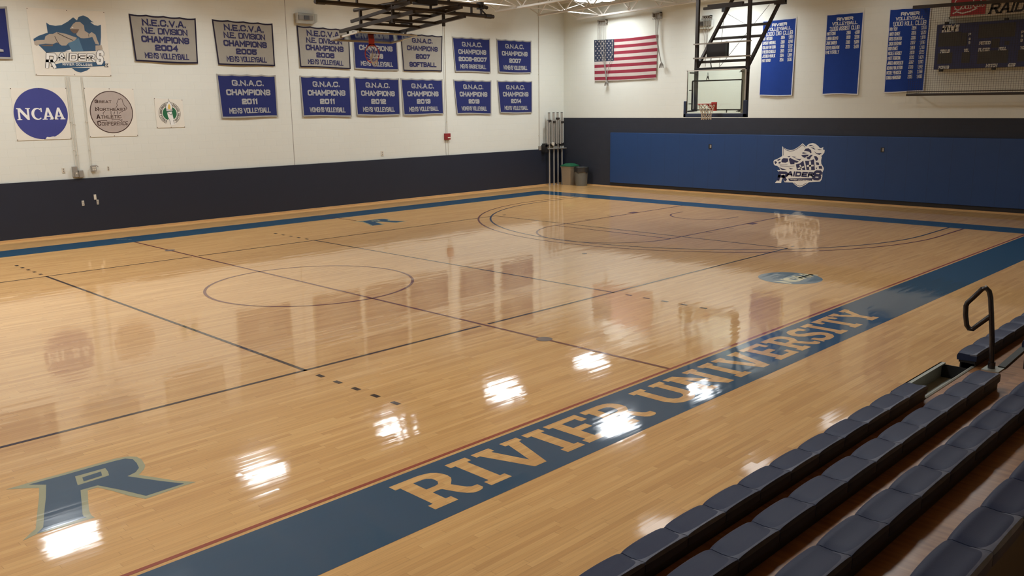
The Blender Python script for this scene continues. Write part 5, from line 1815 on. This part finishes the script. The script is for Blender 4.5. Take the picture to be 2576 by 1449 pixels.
def rail(x):
    mb = MB()
    mb.bar((x, 6.2, 4.99), (x, 3.2, 5.24), 0.08, 0.08)
    mb.build('mast', 'steel_b', t)
    for f in (0.15, 0.85):
        mb = MB()
        y = 5.35 + 0.75 * f
        mb.bar((x + (0.05 if x < 6 else -0.05), y, 5.04), (x + (0.10 if x < 6 else -0.10), y - 0.02, bd(x, (y - yb0) / 1.1)[2]), 0.045, 0.045)
        mb.build('board_bracket', 'steel_b', t)
    mb = MB()
    mb.bar((x, 5.7, 5.20), (x, 3.3, 5.46), 0.06, 0.07)
    mb.build('folding_brace', 'steel_b', t)
    mb = MB()
    mb.tube((x, 5.55, 5.46), (x, 3.4, 5.50), 0.045, 10)
    mb.build('support_tube', 'steel_b', t)
    for y in (5.3, 4.0):
        mb = MB(); mb.bar((x, y, 5.05), (x, y, 5.48), 0.05, 0.07); mb.build('strut', 'steel_b', t)
rail(5.2); rail(6.8)
for y, z in ((5.75, 5.03), (4.95, 5.10), (4.3, 5.15)):
    mb = MB(); mb.bar((5.2, y, z), (6.8, y, z), 0.07, 0.06); mb.build('cross_bar', 'steel_b', t)
for y, z in ((5.35, 5.24), (4.5, 5.33), (3.9, 5.40)):
    mb = MB(); mb.bar((5.2, y, z), (6.8, y, z), 0.06, 0.06); mb.build('cross_bar', 'steel_b', t)
mb = MB(); mb.box((5.85, 4.9, 5.13), (5.97, 5.0, 5.27)); mb.build('pulley', 'black', t)
mb = MB(); mb.tube((5.91, 4.95, 5.25), (5.95, 4.3, 5.6), 0.005, 5); mb.build('cable', 'black', t)
mb = MB(); mb.tube((3.2, 4.25, 5.42), (8.8, 4.25, 5.42), 0.05, 12); mb.build('beam', 'steel_b', t, smooth=True)
mb = MB(); mb.tube((3.6, 4.25, 5.66), (8.35, 4.25, 5.66), 0.05, 12); mb.build('beam', 'steel_b', t, smooth=True)
for x in (3.35, 8.6):
    mb = MB(); mb.tube((x - 0.11, 4.25, 5.42), (x + 0.11, 4.25, 5.42), 0.062, 12); mb.build('beam_collar', 'black', t)
for x in (8.32,):
    mb = MB(); mb.box((x - 0.06, 4.17, 5.58), (x + 0.06, 4.33, 5.76)); mb.tube((x, 4.2, 5.66), (x + 0.2, 4.2, 5.63), 0.05, 8); mb.build('beam_clamp', 'black', t)
for x in (3.85, 4.35, 5.5, 6.6, 7.4, 8.0, 8.35):
    mb = MB(); mb.bar((x, 4.25, 5.42), (x, 4.25, 5.68), 0.045, 0.045, (1, 0, 0)); mb.build('hanger', 'steel_b', t)
mb = MB(); mb.bar((8.35, 4.25, 5.58), (8.55, 4.25, 5.44), 0.03, 0.03); mb.build('hanger', 'steel_b', t)
for x in (5.08, 7.21):
    mb = MB(); mb.bar((x, 4.25, 5.68), (x, 4.25, roof_z(4.25) - 0.72), 0.05, 0.05, (1, 0, 0)); mb.build('hanger', 'steel_b', t)
mb = MB(); mb.box((6.1, 4.13, 5.56), (6.75, 4.37, 5.86)); mb.build('winch_motor', 'black', t, bevel=0.02)
RXX, RYY, RZZ = 6.03, 6.0, 4.45
mb = MB()
mb.face([(RXX - 0.085, RYY - 0.02, 4.90), (RXX + 0.085, RYY - 0.02, 4.90), (RXX + 0.085, RYY, 4.70), (RXX + 0.15, RYY, 4.64), (RXX - 0.15, RYY, 4.64), (RXX - 0.085, RYY, 4.70)])
mb.box((RXX - 0.085, RYY, 4.66), (RXX + 0.085, RYY + 0.02, 4.90))
mb.build('rim_bracket', 'orange', t)
mb = MB()
mb.path([(RXX + 0.225 * math.cos(a), RYY, RZZ + 0.225 * math.sin(a)) for a in [2 * math.pi * i / 32 for i in range(32)]], 0.013, 8, closed=True)
mb.build('rim', 'orange', t, smooth=True)
mb = MB()   # the net droops from the upright rim
n = 14
for i in range(n):
    a = 2 * math.pi * i / n
    p0 = Vector((RXX + 0.22 * math.cos(a), RYY, RZZ + 0.22 * math.sin(a)))
    p1 = Vector((RXX - 0.01 + 0.13 * math.cos(a), RYY - 0.07, RZZ - 0.06 + 0.15 * math.sin(a)))
    p2 = Vector((RXX - 0.03 + 0.10 * math.cos(a + 0.4), RYY - 0.13, RZZ - 0.20 + 0.10 * math.sin(a + 0.4)))
    p3 = Vector((RXX - 0.04 + 0.09 * math.cos(a), RYY - 0.15, RZZ - 0.27 + 0.07 * math.sin(a)))
    mb.path([p0, p1, p2, p3], 0.007, 5)
    b = 2 * math.pi * (i + 1) / n
    mb.tube(p1, Vector((RXX - 0.03 + 0.10 * math.cos(b + 0.4), RYY - 0.13, RZZ - 0.20 + 0.10 * math.sin(b + 0.4))), 0.006, 5)
mb.build('net', 'net', t)

# ring hook hanging from a joist
t = thing('ring_hook', 'small white ring hanging from the lit joist above the flag', 'hook', (15.75, 5.0, 6.2))
zz = roof_z(4.98) - 0.76
mb = MB(); mb.tube((15.75, 4.98, zz + 0.10), (15.75, 4.98, zz - 0.16), 0.012, 6); mb.build('stem', 'housing', t)
mb = MB(); mb.path([(15.75, 4.98 + 0.045 * math.cos(a), zz - 0.21 + 0.055 * math.sin(a)) for a in [2 * math.pi * i / 14 for i in range(14)]], 0.016, 6, closed=True); mb.build('ring', 'housing', t)

# ------------------------------------------------------------------ leaning net poles and bins in the corner
def net_pole(x, y, lean, label):
    t = thing('net_pole', label, 'pole', (x, y, 0), 'volleyball net poles in the corner')
    top = 2.78
    mb = MB(); mb.tube((x, y, 0.0), (x + lean * 0.5, y, 1.62), 0.030, 14); mb.tube((x, y, 0), (x, y, 0.03), 0.05, 14); mb.build('inner_tube', 'alu', t, smooth=True)
    mb = MB(); mb.tube((x + lean * 0.5, y, 1.60), (x + lean, y, top), 0.044, 14); mb.build('outer_tube', 'alu', t, smooth=True)
    mb = MB(); mb.tube((x - 0.105 + lean * 0.5, y - 0.01, 1.58), (x - 0.105 + lean, y - 0.01, top - 0.28), 0.040, 12); mb.build('winch_tube', 'galv', t, smooth=True)
    mb = MB(); mb.tube((x + lean, y, top - 0.005), (x + lean, y, top + 0.015), 0.046, 14); mb.build('end_cap', 'black', t)
    mb = MB(); zc = top - 0.26 + random.uniform(-0.12, 0.12); mb.box((x - 0.06 + lean, y - 0.055, zc - 0.04), (x + 0.055 + lean, y + 0.05, zc + 0.04)); mb.tube((x - 0.09 + lean, y - 0.03, zc), (x + 0.085 + lean, y - 0.03, zc), 0.014, 8); mb.build('clamp', 'steel_b', t)
    return t
PX_ = [17.165, 17.425, 17.665, 17.905]
for x, lab in zip(PX_, ('silver net pole nearest the banners in the corner rack', 'second silver net pole in the corner rack, behind the round pulley', 'third silver net pole in the corner rack', 'silver net pole nearest the bins in the corner rack')):
    net_pole(x + 0.03, 9.83, -0.02, lab)
t = thing('pole_rack', 'steel rail with dark brackets holding the poles upright against the wall', 'rack', (17.55, 9.9, 1.4))
mb = MB(); mb.tube((17.05, 9.775, 1.42), (18.12, 9.775, 1.40), 0.025, 10); mb.build('rail', 'galv', t)
for x in (17.02, 17.31, 17.55, 17.93):
    mb = MB(); mb.box((x - 0.08, 9.80, 1.50), (x + 0.08, 9.99, 1.62)); mb.build('bracket', 'black', t)
mb = MB(); mb.box((16.90, 9.80, 1.28), (17.04, 9.994, 1.56)); mb.build('end_bracket', 'black', t)
mb = MB(); mb.tube((17.30, 9.72, 1.60), (17.30, 9.76, 1.60), 0.07, 16); mb.build('pulley_wheel', 'plate', t)

t = thing('recycling_bin', 'tan square bin with a green lid in the corner', 'bin', (17.86, 9.36, 0))
mb = MB()
def sq(r, z):
    return [(17.86 - r, 9.36 - r, z), (17.86 + r, 9.36 - r, z), (17.86 + r, 9.36 + r, z), (17.86 - r, 9.36 + r, z)]
lv = [sq(0.20, 0.0), sq(0.245, 0.68), sq(0.26, 0.69), sq(0.26, 0.72)]
mb.face(lv[0][::-1])
for a, b in zip(lv, lv[1:]):
    for i in range(4):
        mb.face([a[i], a[(i + 1) % 4], b[(i + 1) % 4], b[i]])
mb.face(lv[-1])
mb.build('body', 'bin_tan', t, bevel=0.02)
mb = MB()
lv = [sq(0.265, 0.72), sq(0.265, 0.75), sq(0.12, 0.83), sq(0.02, 0.84)]
for a, b in zip(lv, lv[1:]):
    for i in range(4):
        mb.face([a[i], a[(i + 1) % 4], b[(i + 1) % 4], b[i]])
mb.face(lv[-1])
mb.build('lid', 'bin_green', t, bevel=0.015)
t = thing('trash_bin', 'round grey trash bin with a dark liner beside the tan bin', 'bin', (17.80, 8.72, 0))
mb = MB(); mb.lathe((17.80, 8.72, 0), [(0.215, 0.0), (0.225, 0.03), (0.265, 0.66), (0.285, 0.67), (0.285, 0.70), (0.255, 0.70), (0.20, 0.1)], 28); mb.build('body', 'bin_grey', t, smooth=True)
mb = MB()
base = []
for j, (r, z) in enumerate(((0.24, 0.60), (0.262, 0.715), (0.292, 0.715), (0.290, 0.60), (0.283, 0.52))):
    for i in range(28):
        a = 2 * math.pi * i / 28
        mb.v.append(Vector((17.80 + r * math.cos(a), 8.72 + r * math.sin(a), z + (0.02 * math.sin(5 * a) + 0.015 * math.sin(9 * a)) * (1 if j in (3, 4) else 0.2))))
for j in range(4):
    for i in range(28):
        mb.f.append([j * 28 + i, j * 28 + (i + 1) % 28, (j + 1) * 28 + (i + 1) % 28, (j + 1) * 28 + i]); mb.mi.append(0)
mb.build('liner', 'liner', t, smooth=True)

# ------------------------------------------------------------------ bleachers
SP = 0.4555
def seat_mesh():
    """one moulded seat; local x 0..SP, y -0.105 (back) .. 0.105 (front), z 0 = top at the back edge"""
    mb = MB()
    nx, ny = 14, 12
    prof = [(-0.105, -0.085), (-0.106, -0.012), (-0.100, -0.002), (-0.085, 0.0), (-0.05, -0.004), (0.0, -0.008), (0.05, -0.005), (0.075, -0.003), (0.092, -0.010), (0.102, -0.028), (0.105, -0.06), (0.100, -0.095)]
    m_ = len(prof)
    for i in range(nx + 1):
        f = i / nx
        x = 0.003 + (SP - 0.006) * f
        e = abs(2 * f - 1)
        lift_ = 0.003 - 0.010 * e ** 8 - 0.006 * e ** 2
        push = -0.006 * e ** 2
        for j, (y, z) in enumerate(prof):
            zz = z + (lift_ if z > -0.05 else 0)
            yy = y + (push if y > 0.05 else 0) + (0.004 * e ** 6 if y < -0.08 else 0)
            mb.v.append(Vector((x, yy, zz)))
    for i in range(nx):
        for j in range(m_ - 1):
            a = i * m_ + j
            mb.f.append([a, a + m_, a + m_ + 1, a + 1]); mb.mi.append(0)
    mb.f.append([j for j in range(m_)]); mb.mi.append(0)
    mb.f.append([nx * m_ + j for j in range(m_)][::-1]); mb.mi.append(0)
    return mb

ROWZ = [0.40, 0.65, 0.90, 1.15, 1.40]
ROWY = [-10.40, -11.012, -11.622, -12.232, -12.84]
proto = None
def bleacher_row(k, xa, n, label):
    """n seats from x = xa - SP*n to xa"""
    global proto
    z, y = ROWZ[k], ROWY[k]
    x0 = xa - SP * n
    t = thing('bleacher_row', label, 'bleacher row', ((x0 + xa) / 2, y, z - 0.40), 'rows of blue bleacher seats')
    for i in range(n):
        if proto is None:
            proto = seat_mesh().build('seat', 'seat', None, origin=(0, 0, 0), smooth=True)
            s = proto
        else:
            s = proto.copy()
            COL.objects.link(s)
        s.parent = t
        s.location = (x0 + SP * i - (x0 + xa) / 2, 0, 0.40)
    zd = z - 0.40
    mb = MB()
    mb.box((x0 + 0.02, y - 0.085, z - 0.12), (xa - 0.02, y + 0.08, z - 0.075))
    mb.build('seat_beam', 'black', t)
    mb = MB()
    mb.box((x0 + 0.03, y - 0.09, zd), (xa - 0.03, y - 0.075, z - 0.10))
    mb.build('riser', 'black', t)
    mb = MB()
    mb.box((x0 + 0.03, y + 0.055, max(0.0, zd - 0.25)), (xa - 0.03, y + 0.07, z - 0.10))
    mb.build('front_skirt', 'black', t)
    if k > 0:
        mb = MB()
        mb.box((x0, ROWY[k] - 0.09, zd - 0.03), (xa + (1.41 if xa < 1 else 0), ROWY[k - 1] - 0.09, zd))
        mb.build('deck', 'oak', t)
    return t
L0 = ['front row of blue bleacher seats, at court level', 'second row of blue bleacher seats, just behind the front row', 'third row of blue bleacher seats, up from the court', 'row of blue bleacher seats nearest the bottom right corner of the picture', 'highest row of blue bleacher seats, beside the camera']
for k in range(4):
    n = (20, 20, 20, 18)[k]
    bleacher_row(k, (0.14, 0.148, 0.150, 0.15)[k], n, L0[k])
L1 = ['front row of blue bleacher seats beyond the aisle step and black handrail', 'second row of blue bleacher seats beyond the black handrail, cut by the right edge', 'third row of bleacher seats beyond the aisle, outside the right edge']
for k in range(2):
    bleacher_row(k, 1.55 + SP * 16, 16, L1[k])

t = thing('aisle_step', 'open grey steel step trough in the aisle gap of the front bleacher row', 'step', (0.85, -10.32, 0))
mb = MB()
xa, xb = 0.16, 1.54
mb.box((xa, -10.165, 0.0), (xb, -10.15, 0.25)); mb.box((xa, -10.20, 0.235), (xb, -10.15, 0.25))
mb.build('front_panel', 'trough', t)
mb = MB(); mb.box((xa, -10.46, 0.07), (xb, -10.165, 0.085)); mb.build('tray', 'trough', t)
mb = MB(); mb.box((xa, -10.475, 0.0), (xb, -10.46, 0.235)); mb.tube((xa, -10.47, 0.24), (xb + 0.02, -10.47, 0.24), 0.022, 8); mb.build('rear_lip', 'trough', t)
mb = MB(); mb.tube((0.78, -10.43, 0.086), (0.78, -10.43, 0.10), 0.016, 8); mb.build('bolt', 'black', t)
mb = MB(); mb.box((xb - 0.01, -10.46, 0.0), (xb, -10.165, 0.23)); mb.build('end_panel', 'black', t)

t = thing('handrail', 'black looped aisle handrail on a single post by the bleachers', 'handrail', (1.60, -10.64, 0.25))
pb = Vector((1.60, -10.64, 0.25))
mb = MB()
pts = [pb, (1.605, -10.62, 0.55), (1.61, -10.585, 0.84), (1.615, -10.56, 1.02), (1.615, -10.54, 1.085), (1.612, -10.51, 1.115), (1.608, -10.475, 1.105),
       (1.60, -10.40, 1.005), (1.592, -10.345, 0.935), (1.588, -10.335, 0.90), (1.588, -10.34, 0.80), (1.590, -10.36, 0.69), (1.593, -10.385, 0.655), (1.597, -10.42, 0.655), (1.60, -10.46, 0.70), (1.608, -10.575, 0.82)]
mb.path(pts[:8], 0.026, 12)
mb.path(pts[7:], 0.026, 12)
mb.build('rail_loop', 'blackgloss', t, smooth=True)
mb = MB(); mb.box((1.50, -10.74, 0.245), (1.72, -10.57, 0.262)); mb.build('base_plate', 'trough', t)
mb = MB(); mb.tube((1.60, -10.64, 0.26), (1.60, -10.64, 0.33), 0.036, 12); mb.build('socket', 'blackgloss', t)
mb = MB()
for p, d in (((1.612, -10.505, 1.14), 0), ((1.590, -10.322, 0.915), 0), ((1.594, -10.39, 0.682), 0)):
    mb.lathe(p, [(0.012, -0.004), (0.010, 0.004)], 8)
mb.build('bolt', 'galv', t)
t = thing('deck_track', 'dark flat rail lying on the bleacher deck behind the handrail', 'rail', (2.3, -10.66, 0.25))
mb = MB(); mb.bar((1.70, -10.71, 0.262), (3.2, -10.64, 0.262), 0.07, 0.022); mb.build('rail_bar', 'greenst', t)
